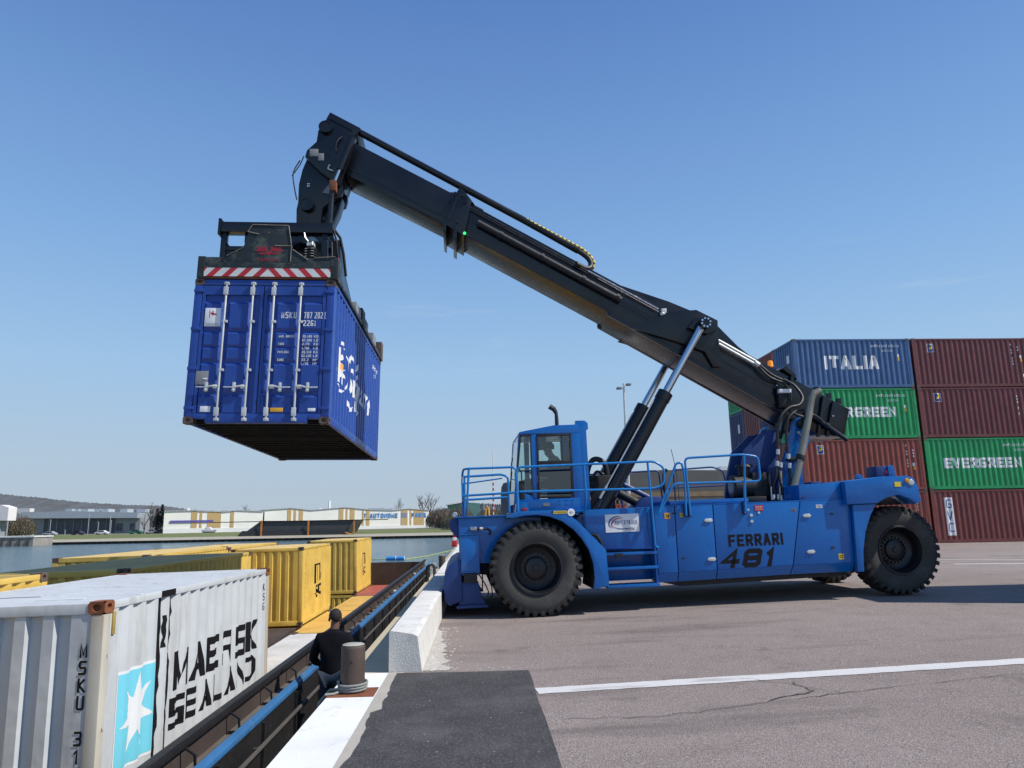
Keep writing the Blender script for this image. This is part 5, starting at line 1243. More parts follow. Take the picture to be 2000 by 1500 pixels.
for i in range(18): mb.tube([(-2.71, .5 + i * 2.2, -.97), (-2.62, .5 + i * 2.2, -.95)], .018, 6)
mb.build('handrail', paint('dull_pipe', (.07, .062, .055), .7, .2), BG)
for i in range(26): MB().box(-2.71, -2.67, i * 1.6, i * 1.6 + .06, -1.49, -.75).build('coaming_stiffener', M['barge_black'], BG)
MB().box(-2.72, -2.38, 40.6, 40.7, -1.4, -.62).build('draught_board', M['white'], BG)
mb = MB(); mb.tube([(-2.3, 41.5, -1.5), (-2.3, 41.5, -.9)], .12, 10); mb.tube([(-2.15, 43, -1.5), (-2.15, 43, -.7)], .1, 10); mb.build('bitts', M['barge_black'], BG)
for x, y, z in ((-2.9, 25.5, -.79), (-2.92, 33.4, -.79), (-2.9, 20.2, -.79), (-2.9, 38, -.79)):
    qq = random.Random(int(y)); mb = MB()
    for k in range(5): mb.tube([(x + qq.uniform(-.06, .06), y + qq.uniform(-.2, .2), z), (x + qq.uniform(-.06, .06), y + qq.uniform(-.2, .2), z + qq.uniform(.05, .16))], .03, 6)
    mb.build('deck_fitting', M['steel' if int(y) % 2 else 'c_rust'], BG)
# raised cargo bed that carries the upper tier where nothing lower is seen
MB().box(-12.15, -6.02, HY0, 24.6, -4.3, -1.69).build('cargo_bed', M['barge_hold'], BG)
MB().box(-12.15, -8.56, 24.6, 41, -4.3, -1.83).build('cargo_bed', M['barge_hold'], BG)
MB().box(-6.02, -3.55, HY0, 15.5, -4.3, -1.69).build('cargo_bed', M['barge_hold'], BG)

def cargo(label, xr, y0, ztop, L, body, roof=None, H=2.591, yaw=0., **kw):
    W = 2.438
    # xr = right hand long side at its near end
    return container(label, (xr - W / 2, y0, ztop - H), yaw, L, W, H, body, roof, group=kw.pop('group', 'containers loaded in the barge'), roll=-R(kw.pop('lean', 1.0)), **kw)
WC = cargo('big white container with rusty corner post and pale blue star panel, nearest in the barge', -3.575, 7.40, .935, 4.95, 'c_white', None, yaw=-R(2.0), detail=2, post='c_white_post', cast='c_rust', lean=1.2)
wt, wside, wend, wcs, wce = WC
# pale blue panel, white star, black bands
side_polys(WC, [rect(.40, .90, .76, .96)], 0, 0, 'ink_white', 'panel_border', .003)
side_polys(WC, [rect(.42, .93, .72, .90)], 0, 0, 'sky_panel', 'panel', .005)
st = []
for i in range(14):
    a = pi / 2 + i * pi / 7; r = .41 if i % 2 == 0 else .17; st.append((.78 + r * cos(a) * .82, 1.40 + r * sin(a)))
bmx = bmesh.new(); ctr = bmx.verts.new((.78, 1.40, 0)); vv = [bmx.verts.new((x, y, 0)) for x, y in st]
for i in range(14): bmx.faces.new([ctr, vv[i], vv[(i + 1) % 14]])
bm_obj('star', bmx, lambda x, y: wside(x, y, .007), M['ink_white'], wt, wcs)
rq = random.Random(4)
def ragged(x0, x1, z0, z1, n=22, amp=.02):
    L_ = [(x0 + rq.uniform(-amp, amp), z0 + (z1 - z0) * i / n) for i in range(n + 1)]; R_ = [(x1 + rq.uniform(-amp, amp), z0 + (z1 - z0) * i / n) for i in range(n + 1)]
    return [[L_[i], R_[i], R_[i + 1], L_[i + 1]] for i in range(n)]
side_polys(WC, ragged(1.185, 1.262, .17, 2.5), 0, 0, 'ink_black', 'painted_band')
side_polys(WC, ragged(1.40, 1.51, .17, 1.75, 16) + ragged(1.455, 1.51, 1.75, 2.5, 12, .028), 0, 0, 'ink_black', 'painted_band')
side_polys(WC, ragged(1.29, 1.33, 1.95, 2.3, 6, .02), 0, 0, 'ink_black', 'painted_band')
MB().box(1.2155, 1.2225, 1.18, 1.52, 2.508, 2.578).build('rail_band', M['ink_black'], wt)
def stencil(txt, s0, z, w, h, mat='ink_black'):
    """angular block letters, one polygon set per letter, with a few worn-out strokes"""
    G = {'M': [[(0, 0), (.22, 0), (.22, 1), (0, 1)], [(.22, 1), (.36, 1), (.60, .28), (.5, .05)], [(.84, 1), (.66, .62), (.60, .28), (.78, .6)], [(.8, 0), (1, 0), (1, 1), (.8, 1)]],
         'A': [[(0, 0), (.24, 0), (.62, .9), (.52, 1)], [(.52, 1), (.72, 1), (1, 0), (.76, 0)], [(.36, .22), (.8, .22), (.76, .4), (.43, .4)]],
         'E': [rect(0, 0, .26, 1), rect(.26, .78, .7, .22), rect(.26, .40, .6, .2), rect(.26, 0, .7, .22)],
         'R': [rect(0, .0, .2, .36), rect(.0, .8, .9, .2), rect(.7, .48, .24, .32), rect(.2, .40, .55, .16), [(.52, .4), (.75, .4), (.95, 0), (.7, 0)]],
         'S': [rect(0, .8, 1, .2), rect(0, .5, .26, .3), rect(0, .40, 1, .18), rect(.74, .1, .26, .3), rect(0, 0, 1, .2)],
         'K': [rect(0, 0, .28, 1), [(.28, .42), (.74, 1), (1, 1), (.5, .42)], [(.28, .5), (.5, .56), (1, 0), (.72, 0)]],
         'L': [rect(0, 0, .26, 1), rect(.26, 0, .6, .22)],
         'N': [[(.0, .0), (.18, 0), (.18, .35), (0, .35)], [(0, 1), (.26, 1), (1, 0), (.74, 0)]],
         'D': [[(0, .8), (.7, .8), (1, .6), (1, .75), (.78, 1), (0, 1)], [(.78, .2), (1, .3), (1, .6), (.78, .75)], [(.0, 0), (.78, 0), (1, .3), (.72, .2), (.0, .2)]]}
    out = []; n = len(txt); cw = w / n
    for i, ch in enumerate(txt):
        for p in G[ch]: out.append([((i + .07 + a * .84) * cw, b * h) for a, b in p])
    side_polys(WC, out, s0, z, mat, 'lettering', .005)
stencil('MAERSK', 1.56, 1.42, 2.92, .43); stencil('SEALAND', 1.53, 1.0, 2.90, .34)
for (s, z, ch) in ((4.66, 2.25, 'K'), (4.66, 2.10, 'S'), (4.66, 1.95, 'G'), (4.84, 2.28, '9'), (4.84, 2.13, '8'), (4.84, 1.78, '7')): side_block(WC, ch, s, z, .08, .11, .014, 'ink_black')
for i, ch in enumerate('MSKU 315 737'):
    if ch != ' ': block('lettering', ch, .074, .130, .021, (lambda i: lambda a, b, l: wend(1.003 + a, 2.08 - i * .158 + b, .005 + l))(i), M['ink_black'], wt)
MB().box(1.2095, 1.225, .16, .21, 2.26, 2.48).build('id_plate', M['c_olive'], wt, .004)
mb = MB()
for (x, y, l, w_) in ((-.6, 1.1, .5, .03), (.2, .55, .5, .035), (.55, .85, .6, .03), (.4, 1.5, .4, .02), (-.3, 2.2, .6, .02), (.7, 2.9, .4, .02)): MB().box(x, x + l, y, y + w_, 2.5785, 2.5835).build('roof_patch', M['white'], wt)

def mark_msc(c, s, z0, h=1.18, w=.9):
    out = []
    for i in range(3): out.append(rect(i * w * .34, h * .46, w * .15, h * .47))
    out += [rect(0, h * .931, w * .83, h * .045), rect(w * .86, h * .5, w * .1, h * .2), [(w * -.10, h * .40), (w * .15, h * .42), (w * .15, h * .459), (0, h * .459)]]
    out += [[(w * .05, h * .30), (w * .42, h * .38), (w * .42, h * .32), (w * .15, h * .26)], [(w * .15, h * .28), (w * .42, h * .2), (w * .42, h * .12), (w * .05, h * .22)], [(w * .0, h * .12), (w * .36, h * .2), (w * .36, h * .14), (w * .1, h * .08)]]
    out += [[(w * .55, h * .36), (w * .95, h * .38), (w * .95, h * .3), (w * .68, h * .3)], [(w * .52, h * .1), (w * .66, h * .1), (w * .68, h * .34), (w * .55, h * .36)], [(w * .52, h * .1), (w * .9, h * .04), (w * .95, h * .12), (w * .66, h * .16)], [(w * .2, 0), (w * .34, 0), (w * .38, h * .08), (w * .24, h * .08)]]
    side_polys(c, out, s, z0, 'ink_black', 'lettering', .006)
Y_ = 'c_yellow'
c = cargo('yellow container at the far left whose ochre roof edge shows behind the white one', -6.03, 4.6, 1.03, 6.058, Y_, 'c_olive', detail=1)
c = cargo('yellow container lying in shadow with a grey-looking roof behind the white container', -6.06, 13.0, .93, 6.9, Y_, 'c_olive', detail=1)
c = cargo('tan-roofed container in the far barge row with a shaded near end', -8.62, 19.6, .90, 6.058, Y_, 'c_yellow_roof')
c = cargo('second tan-roofed container in the far row, left of the yellow one with front ribs', -8.62, 25.8, .86, 6.058, Y_, 'c_yellow_roof')
c = cargo('nearer yellow container with black logo letters on its right side and dark ribs in front', -6.0, 25.4, .835, 4.75, Y_, 'c_yellow_roof', detail=1); mark_msc(c, 2.0, .70, 1.24, 1.05)
side_polys(c, [rect(0, i * .16, .05, .09) for i in range(11) if i not in (8,)], .56, .5, 'ink_black', 'lettering')
c = cargo('farther yellow container with black logo letters, beside the dark hold wall', -6.0, 36.4, .80, 4.95, Y_, 'c_yellow_roof', detail=1); mark_msc(c, 1.9, .72, 1.15, 1.0)
# lower tier seen past the upper ones
c = cargo('yellow container under the nearer lettered yellow one', -6.02, 25.35, -1.79, 4.8, Y_, lean=0)
c = cargo('yellow container under the farther lettered yellow one', -6.02, 36.35, -1.83, 4.9, Y_, lean=0)
c = cargo('low container with pale grey roof, right behind the white container', -3.52, 17.2, -1.76, 6.7, 'c_grey_roof', lean=0)
c = cargo('low container with an ochre roof just beyond the pale grey roof', -3.52, 24.05, -1.76, 5.6, Y_, 'c_orange_roof', lean=0)
c = cargo('second low ochre-roofed container, between the first ochre roof and the red roof', -3.52, 29.75, -1.76, 5.5, Y_, 'c_orange_roof', lean=0)
c = cargo('low container with a dull red roof in front of the dark hold wall', -3.52, 35.4, -1.76, 5.6, 'c_red_roof', lean=0)

# ------------------------------------------------------------------ people
SKIN = paint('skin_dark', (.13, .065, .042), .55, .1)
SKIN2 = paint('skin_light', (.36, .20, .14), .55, .08)
JACKET = paint('black_jacket', (.006, .006, .009), .95, .25, bmp=.2, spec=.15)
JEANS = paint('blue_jeans', (.012, .024, .045), .85, .2, bmp=.2)
SHIRT = paint('grey_shirt', (.12, .17, .18), .8, .1)
HAIR = paint('short_dark_hair', (.018, .012, .010), .8, .3, bmp=.4, fine=60)
SHOE = paint('dark_shoes', (.015, .013, .012), .6, .2)
def skin(name, J, E_, mat, parent=None, root=0, sub=2):
    keys = list(J); me = bpy.data.meshes.new(name)
    me.from_pydata([J[k][0] for k in keys], [(keys.index(a), keys.index(b)) for a, b in E_], [])
    o = bpy.data.objects.new(name, me); COL.objects.link(o)
    m = o.modifiers.new('skin', 'SKIN'); m.use_smooth_shade = True
    o.modifiers.new('subd', 'SUBSURF').levels = sub; o.modifiers['subd'].render_levels = sub
    if not me.skin_vertices: 
        bm = bmesh.new(); bm.from_mesh(me); bm.verts.layers.skin.verify(); bm.to_mesh(me); bm.free()
    sv = me.skin_vertices[0].data
    for i, k in enumerate(keys):
        r = J[k][1]; sv[i].radius = (r, r) if not isinstance(r, tuple) else r; sv[i].use_root = (i == root)
    dg = bpy.context.evaluated_depsgraph_get(); ev = o.evaluated_get(dg)
    m2 = bpy.data.meshes.new_from_object(ev); o.modifiers.clear(); o.data = m2; bpy.data.meshes.remove(me)
    m2.materials.clear(); m2.materials.append(mat)
    for p in m2.polygons: p.use_smooth = True
    if parent: o.parent = parent
    return o
def human(label, J, loc, rotz, skin_mat, top_mat, leg_mat, group=None, hair_r=.107):
    """J: joint dict (pelvis, chest, neck, head, L/R shoulder elbow wrist hip knee ankle toe)"""
    P = {k: Vector(v) for k, v in J.items()}
    h = P['head']; nk = P['neck']; fwd = (P['nose'] - h).normalized()
    b = {'pelvis': (P['pelvis'], .13), 'waist': ((P['pelvis'] + P['chest']) / 2, .125), 'chest': (P['chest'], .14), 'neckb': (nk, .065), 'jaw': (h + Vector((0, 0, -.065)) + fwd * .012, .066), 'skull': (h + Vector((0, 0, .02)), .088), 'crown': (h + Vector((0, 0, .085)), .065)}
    e = [('pelvis', 'waist'), ('waist', 'chest'), ('chest', 'neckb'), ('neckb', 'jaw'), ('jaw', 'skull'), ('skull', 'crown')]
    b['nosetip'] = (h + fwd * .108 + Vector((0, 0, -.015)), .016); e.append(('skull', 'nosetip'))
    b['chin'] = (h + fwd * .075 + Vector((0, 0, -.10)), .03); e.append(('jaw', 'chin'))
    for s in 'LR':
        for k, r in (('sh', .062), ('el', .045), ('wr', .03)): b[s + k] = (P[s + k], r)
        e += [('chest', s + 'sh'), (s + 'sh', s + 'el'), (s + 'el', s + 'wr')]
        d = (P[s + 'wr'] - P[s + 'el']).normalized(); side = d.orthogonal().normalized(); palm = P[s + 'wr'] + d * .06
        b[s + 'palm'] = (palm, .034); e.append((s + 'wr', s + 'palm'))
        bend = d.cross(side)
        for i, (off, ln) in enumerate(((-.033, .055), (-.011, .07), (.011, .075), (.033, .06))):
            a_ = palm + side * off + d * .035; m_ = a_ + d * ln * .55 + bend * .006; t_ = m_ + d * ln * .3 + bend * .028
            b['%sf%d' % (s, i)] = (a_, .0095); b['%sm%d' % (s, i)] = (m_, .009); b['%st%d' % (s, i)] = (t_, .007)
            e += [(s + 'palm', '%sf%d' % (s, i)), ('%sf%d' % (s, i), '%sm%d' % (s, i)), ('%sm%d' % (s, i), '%st%d' % (s, i))]
        b[s + 'th'] = (palm + side * -.045 + bend * .01, .011); b[s + 'tt'] = (palm + side * -.06 + d * .045 + bend * .025, .008)
        e += [(s + 'palm', s + 'th'), (s + 'th', s + 'tt')]
        for k, r in (('hip', .085), ('kn', .055), ('an', .038), ('toe', .035)): b[s + k] = (P[s + k], r)
        e += [('pelvis', s + 'hip'), (s + 'hip', s + 'kn'), (s + 'kn', s + 'an'), (s + 'an', s + 'toe')]
    o = skin('person', b, e, skin_mat); o.location = loc; o.rotation_euler = (0, 0, rotz); tag(o, label, 'person', group)
    j = {'hem': (P['pelvis'] + Vector((0, 0, -.10)), (.20, .15)), 'hip': (P['pelvis'] + Vector((0, 0, .06)), (.195, .15)), 'waist': ((P['pelvis'] + P['chest']) / 2, (.20, .155)), 'chest': (P['chest'] + Vector((0, 0, .05)), (.20, .155)), 'col': (nk + Vector((0, 0, -.02)), .092), 'colt': (nk + Vector((0, 0, .03)), .082)}
    je = [('hem', 'hip'), ('hip', 'waist'), ('waist', 'chest'), ('chest', 'col'), ('col', 'colt')]
    for s in 'LR':
        d = (P[s + 'wr'] - P[s + 'el'])
        j[s + 'sh'] = (P[s + 'sh'], .09); j[s + 'el'] = (P[s + 'el'], .072); j[s + 'cu'] = (P[s + 'el'] + d * .93, .05)
        je += [('chest', s + 'sh'), (s + 'sh', s + 'el'), (s + 'el', s + 'cu')]
    skin('jacket' if top_mat == JACKET else 'shirt', j, je, top_mat, o)
    t = {'pel': (P['pelvis'], (.155, .13))}; te = []
    for s in 'LR':
        t[s + 'h'] = (P[s + 'hip'], .10); t[s + 'k'] = (P[s + 'kn'], .078); t[s + 'a'] = (P[s + 'an'] + Vector((0, 0, .02)), .062)
        te += [('pel', s + 'h'), (s + 'h', s + 'k'), (s + 'k', s + 'a')]
        mb = MB(); a_ = P[s + 'an']; tv = (P[s + 'toe'] - a_); f2 = Vector((tv.x, tv.y, 0)).normalized()
        z0 = a_.z - .08; mb.tube([a_ - f2 * .07 + Vector((0, 0, -.035)), a_ + f2 * .02 + Vector((0, 0, -.03)), a_ + f2 * .12 + Vector((0, 0, -.045)), a_ + f2 * .2 + Vector((0, 0, -.055))], [.045, .052, .045, .025], 10)
        mb.build('shoe', SHOE, o, 0, 60)
    skin('trousers', t, te, leg_mat, o)
    mb = MB(); c_ = h + Vector((0, 0, .035)) - fwd * .012; n = 14; vs = []
    for i in range(9):
        th = pi * .62 * i / 8
        for k in range(n):
            ph = 2 * pi * k / n; dv = Vector((sin(th) * cos(ph), sin(th) * sin(ph), cos(th)))
            lim = 1. if dv.dot(fwd) < .45 or dv.z > .55 else .86
            vs.append(c_ + Vector((dv.x * hair_r * .92, dv.y * hair_r, dv.z * hair_r * 1.08)) * lim)
    mb.add(vs, [(i * n + k, i * n + (k + 1) % n, (i + 1) * n + (k + 1) % n, (i + 1) * n + k) for i in range(8) for k in range(n)])
    mb.build('hair', HAIR, o, 0, 80)
    rt = fwd.cross(Vector((0, 0, 1))).normalized()
    for s in (-1, 1):
        e_ = h + rt * s * .088 + Vector((0, 0, -.01)); mb = MB(); mb.tube([e_ + Vector((0, 0, -.032)), e_ + rt * s * .012, e_ + Vector((0, 0, .03))], [.010, .017, .012], 7); mb.build('ear', skin_mat, o, 0, 80)
        e_ = h + fwd * .088 + rt * s * .032 + Vector((0, 0, .012)); mb = MB(); mb.lathe([(0, -.012), (.011, -.006), (.011, .006), (0, .012)], e_, 'z', 8); mb.build('eye', M['ink_black'], o, 0, 80)
    mb = MB(); mo = h + fwd * .092 + Vector((0, 0, -.062)); mb.tube([mo - rt * .025 - fwd * .01, mo, mo + rt * .025 - fwd * .01], .006, 6); mb.build('mouth', paint('lips', (.2, .07, .06), .5) if 'lips' not in bpy.data.materials else bpy.data.materials['lips'], o)
    return o
human('man in black jacket and jeans seen from behind beside the rusty bollard', {
    'pelvis': (0, 0, .98), 'chest': (.0, .03, 1.36), 'neck': (.0, .05, 1.58), 'head': (.01, .075, 1.735), 'nose': (.03, .25, 1.70),
    'Lsh': (-.21, .03, 1.47), 'Lel': (-.30, .0, 1.18), 'Lwr': (-.24, .22, 1.06), 'Rsh': (.21, .03, 1.47), 'Rel': (.30, .02, 1.19), 'Rwr': (.22, .25, 1.12),
    'Lhip': (-.10, 0, .93), 'Lkn': (-.11, .03, .51), 'Lan': (-.12, -.03, .09), 'Ltoe': (-.13, .12, .04), 'Rhip': (.10, 0, .93), 'Rkn': (.12, .03, .51), 'Ran': (.13, -.03, .09), 'Rtoe': (.15, .12, .04)},
    (-2.19, 11.3, -1.492), 0., SKIN, JACKET, JEANS)
sw = Matrix.Translation(ST.location) @ ST.rotation_euler.to_matrix().to_4x4()
dl = sw @ Vector((.68, 1.62, 1.90))
human('driver with short dark hair and grey shirt sitting inside the blue cab', {
    'pelvis': (0, 0, .45), 'chest': (0, .05, .80), 'neck': (0, .11, .99), 'head': (.0, .165, 1.14), 'nose': (.03, .35, 1.08),
    'Lsh': (-.19, .05, .90), 'Lel': (-.26, .15, .63), 'Lwr': (-.16, .40, .66), 'Rsh': (.19, .05, .90), 'Rel': (.26, .15, .63), 'Rwr': (.16, .40, .66),
    'Lhip': (-.10, .02, .45), 'Lkn': (-.13, .40, .42), 'Lan': (-.13, .46, .04), 'Ltoe': (-.13, .58, .0), 'Rhip': (.10, .02, .45), 'Rkn': (.13, .40, .42), 'Ran': (.13, .46, .04), 'Rtoe': (.13, .58, .0)},
    dl, pi / 2 + R(1.5), SKIN2, SHIRT, JEANS)

# ------------------------------------------------------------------ floating line on the dock
t = thing('floating_barrel', 'bright blue floating barrel with white rings on the dock water', 'float', (-11.5, 92., WZ + .2))
MB().tube([(0, 0, 0), (2.3, -.6, 0)], .26, 14).build('drum', paint('float_blue', (.04, .25, .62), .4, .05), t)
for f in (.5, .97): MB().tube([(2.3 * f - .03, -.6 * f, 0), (2.3 * f + .05, -.6 * f, 0)], .285, 14).build('ring', M['white'], t)
mb = MB(); mb.tube([(-20.5, 95, WZ + .05), (-15.6, 94.5, WZ + .05), (-11.5, 92.2, WZ + .1)], .05, 5); mb.tube([(-9.2, 91.4, WZ + .1), (-7., 100, WZ + .06), (-4.8, 114, WZ + .06), (-2.4, 126, WZ + .3), (-1.5, 127, -.3)], .05, 5)
tag(mb.build('floating_line', paint('line_green', (.42, .50, .16), .6, .1)), 'thin yellow-green floating line from the blue barrel to the quay', 'line')

# ------------------------------------------------------------------ far bank
def FX(px, Y=260.): return (-110.56 + (px - 321.) * .1795) * Y / 260.
def FZ(px, py, Y=260.): return 1.68 + (1031.3 - .0172 * px - py) * .1805 * Y / 260.
GR = paint('bank_grass', (.125, .145, .040), .95, .25, (.19, .17, .08), .4, .2)
GR2 = paint('bank_land', (.16, .16, .12), .95, .2, (.10, .11, .05), .4, .05)
mb = MB(); mb.add([(-1500, 212, -1.80), (-1.5, 212, -1.80), (-1.5, 246, -1.06), (-1500, 246, -1.06)], [(0, 1, 2, 3)]); tag(mb.build('grass_bank', GR, smooth=0), kind='structure')
mb = MB(); mb.add([(-1500, 246.01, -1.06), (1500, 246.01, -1.06), (1500, 3000, -.9), (-1500, 3000, -.9)], [(0, 1, 2, 3)]); tag(mb.build('far_land', GR2, smooth=0), kind='structure')
mb = MB(); mb.add([(-1500, 204.6, -2.42), (-1.5, 204.6, -2.42), (-1.5, 212, -1.80), (-1500, 212, -1.80)], [(0, 1, 2, 3)]); tag(mb.build('stony_bank', concrete('stone_bank', (.36, .33, .26), (.2, .19, .15), .4, .3), smooth=0), kind='structure')
mb = MB(); n = 342; vs = []
for i in range(n):
    x = -165 + i * .48; y = 204.3 + (.0 if (i // 2) % 2 else .45); vs += [(x, y, -5), (x, y, -2.52)]
mb.add(vs, [(2 * i, 2 * i + 2, 2 * i + 3, 2 * i + 1) for i in range(n - 1)]); mb.box(-165, -1.4, 204.1, 204.7, -2.52, -2.4)
tag(mb.build('sheet_pile_wall', paint('sheet_pile', (.05, .046, .04), .8, .3), smooth=0), 'dark ribbed sheet pile wall along the foot of the far grass bank', 'quay wall')
qz = -.5
t = thing('grey_quay', 'pale stained concrete quay wall on the far bank at the left edge', 'quay wall', (0, 0, 0))
MB().prism([(-260, 197), (-117, 197), (-116, 204), (-260, 204)], 'z', -5, qz - .35).build('wall', concrete('quay_grey', (.30, .28, .25), (.10, .09, .08), .6, .5), t)
MB().prism([(-260, 196.8), (-116.8, 196.8), (-115.8, 204), (-260, 204)], 'z', qz - .35, qz).build('coping', concrete('quay_coping', (.62, .61, .57), (.4, .4, .38), .2), t)
mb = MB()
for i in range(30): mb.box(-182 + i * 2.2, -181.75 + i * 2.2, 196.6, 196.99, -4, qz - .5)
mb.build('fender_timbers', paint('fender_dark', (.06, .05, .045), .8, .3), t)

CREAM = concrete('hangar_cream', (.88, .86, .77), (.7, .66, .55), .1, .1, .0); HW = concrete('hangar_base', (.80, .80, .76), (.6, .6, .56), .1, .1, .0)
TAN = paint('hangar_tan', (.52, .36, .16), .8, .08); ROOFG = paint('shed_roof', (.42, .43, .43), .7, .1)
HA = R(22.); HX0, HY_0 = FX(321, 250.), 250.
def HD(px):
    m_ = FX(px, 260.) / 260.; return (m_ * HY_0 - HX0) / (cos(HA) - m_ * sin(HA))
def HZ(px, py): return FZ(px, py, HY_0 + HD(px) * sin(HA))
def hangar(label, outline, base_py, stripes, depth=40.):
    t = thing('warehouse', label, 'warehouse', (HX0, HY_0, 0), (0, 0, HA), group='cream warehouses on the far bank')
    x0, x1 = outline[0][0], outline[-1][0]; zb = lambda px: HZ(px, base_py(px))
    MB().prism([(HD(x0), -1.6)] + [(HD(a), HZ(a, b)) for a, b in outline] + [(HD(x1), -1.6)], 'y', 0, depth).build('wall', CREAM, t)
    MB().prism([(HD(x0), -1.6), (HD(x0), zb(x0) + 1.5), (HD(x1), zb(x1) + 1.5), (HD(x1), -1.6)], 'y', -.12, -.01).build('base_band', HW, t)
    def top(p):
        for (u, v), (u2, v2) in zip(outline, outline[1:]):
            if u <= p <= u2: return v + (v2 - v) * (p - u) / (u2 - u)
        return outline[-1][1]
    for a, b in stripes:
        MB().prism([(HD(a), zb(a) + 1.52), (HD(b), zb(b) + 1.52), (HD(b), HZ(b, top(b)) - .1), (HD(a), HZ(a, top(a)) - .1)], 'y', -.12, -.01).build('tan_stripe', TAN, t)
    roof = [(HD(a), HZ(a, b) + .02) for a, b in outline]
    MB().prism(roof + [(x, z + .25) for x, z in roof[::-1]], 'y', -.3, depth).build('roof', ROOFG, t)
    return t
H1 = hangar('left cream warehouse with tan stripes and a purple sign strip on the far bank', [(321, 1000), (370, 998.5), (435, 1001), (462, 998), (512, 1000)], lambda p: 1041 - (p - 321) * .0155, [(373.7, 385), (390, 394.5), (405, 431), (449, 456)])
MB().box(HD(333), HD(416), -.3, -.14, HZ(370, 1020.5), HZ(370, 1016.5)).build('sign_strip', paint('purple_sign', (.12, .10, .34), .6, .1), H1)
H2 = hangar('right cream warehouse with tan stripes and big blue lettering on the far bank', [(515, 997), (565, 993.5), (605, 997.5), (672, 992), (720, 996.5), (765, 997.5), (797, 994.5), (837.5, 997.5)], lambda p: 1041 - (p - 321) * .0155, [(559.5, 567), (572, 576.5), (582, 590), (660, 669), (674, 677), (682, 691), (706, 709), (714, 720.5), (782.5, 795.5), (800, 803), (808, 828)])
for px0, px1, wd_ in ((709, 714, 'T'), (721, 776, 'AUTONOME'), (783, 794, 'DE'), (803, 832, 'PARIS')):
    block('sign_lettering', wd_, HD(px1) - HD(px0), 1.75, .42, (lambda p: lambda x, y, l: (HD(p) + x, -.15 - l * 20, HZ(770, 1011.5) + y))(px0), M['ink_blue'], H2, gap=.25)
MB().box(HD(655), HD(658.5), 15, 17, 5, HZ(656, 976)).build('chimney', HW, H2)
for px in (632, 368): MB().box(HD(px - 3), HD(px + 3), 8, 10, 5, HZ(px, 992.5)).build('roof_vent', HW, H2 if px > 500 else H1)
t = thing('loading_hopper', 'dark flared loading shed with orange posts in front of the cream warehouses', 'loading shed', (0, 0, 0))
Yh = 212.
MB().prism([(FX(466, Yh), FZ(466, 1049, Yh)), (FX(509, Yh), FZ(509, 1017.5, Yh)), (FX(689, Yh), FZ(689, 1016.5, Yh)), (FX(672, Yh), FZ(672, 1047, Yh))], 'y', Yh, Yh + 18).build('hopper', paint('hopper_grey', (.055, .058, .06), .7, .2, (.09, .09, .09), .3, .2), t)
MB().prism([(FX(462, Yh), FZ(466, 1050, Yh)), (FX(474, Yh), FZ(474, 1037, Yh)), (FX(680, Yh), FZ(680, 1036, Yh)), (FX(674, Yh), FZ(672, 1048, Yh))], 'y', Yh - .5, Yh - .05).build('plinth', paint('hopper_dark', (.035, .037, .042), .8, .2), t)
MB().box(FX(415, Yh), FX(757, Yh), Yh - .3, Yh - .05, FZ(590, 1018.3, Yh), FZ(590, 1016.8, Yh)).build('beam', M['ink_black'], t)
OR = paint('post_orange', (.45, .17, .04), .7, .2)
for px in (511, 602, 691): MB().box(FX(px - 1.4, Yh), FX(px + 1.4, Yh), Yh - .9, Yh - .4, FZ(px, 1047, Yh), FZ(px, 1017, Yh)).build('post', OR, t)
MB().tube([(FX(674, Yh), Yh - .6, FZ(674, 1040, Yh)), (FX(690, Yh), Yh - .6, FZ(690, 1046, Yh))], .25, 6).build('brace', OR, t)
# grey industrial building and neighbours
GREYW = paint('industrial_grey', (.26, .28, .30), .7, .1); GLZ = paint('industrial_dark_glazing', (.05, .06, .075), .35, .3, (.12, .13, .14), .4, .4); ROOFL = paint('industrial_roof', (.38, .42, .45), .6, .08)
t = thing('industrial_building', 'long low grey industrial building with dark glazed front on the far left bank', 'building', (0, 0, 0)); Yb = 280.
bx = lambda a, b, c_, d, mat, nm, y0=Yb, y1=Yb + 8: MB().box(FX(a, Yb), FX(b, Yb), y0, y1, FZ((a + b) / 2, d, Yb), FZ((a + b) / 2, c_, Yb)).build(nm, mat, t)
bx(50, 276, 1010, 1042, GREYW, 'wall'); bx(95, 228, 1012, 1040, GLZ, 'glazed_front', Yb - .4, Yb - .05)
MB().prism([(FX(45, Yb), FZ(45, 1013, Yb)), (FX(276, Yb), FZ(276, 1012, Yb)), (FX(278, Yb), FZ(276, 1002, Yb)), (FX(150, Yb), FZ(150, 999, Yb)), (FX(60, Yb), FZ(60, 1001, Yb)), (FX(48, Yb), FZ(48, 1006, Yb))], 'y', Yb - 3, Yb + 9).build('roof', ROOFL, t)
for a, b in ((231, 243), (258, 268)): bx(a, b, 1023, 1036, GLZ, 'door', Yb - .3, Yb - .05)
for i in range(8): bx(104 + i * 15.5, 105 + i * 15.5, 1013, 1040, GREYW, 'mullion', Yb - .6, Yb - .42)
for a, b in ((120, 133), (139, 146), (150, 164), (176, 187), (189, 203), (226, 240), (258, 275)): bx(a, b, 994.5, 1001, ROOFL, 'roof_unit', Yb + 4, Yb + 9)
t = thing('white_building', 'small white building cut by the left edge on the far bank', 'building', (0, 0, 0)); Yw = 225.
MB().prism([(FX(-40, Yw), FZ(-40, 1017, Yw)), (FX(24, Yw), FZ(24, 1017, Yw)), (FX(24, Yw), FZ(24, 992, Yw)), (FX(8, Yw), FZ(8, 987, Yw)), (FX(-40, Yw), FZ(-40, 987, Yw))], 'y', Yw, Yw + 4).build('upper_wall', paint('white_cladding', (.72, .68, .68), .7, .05), t)
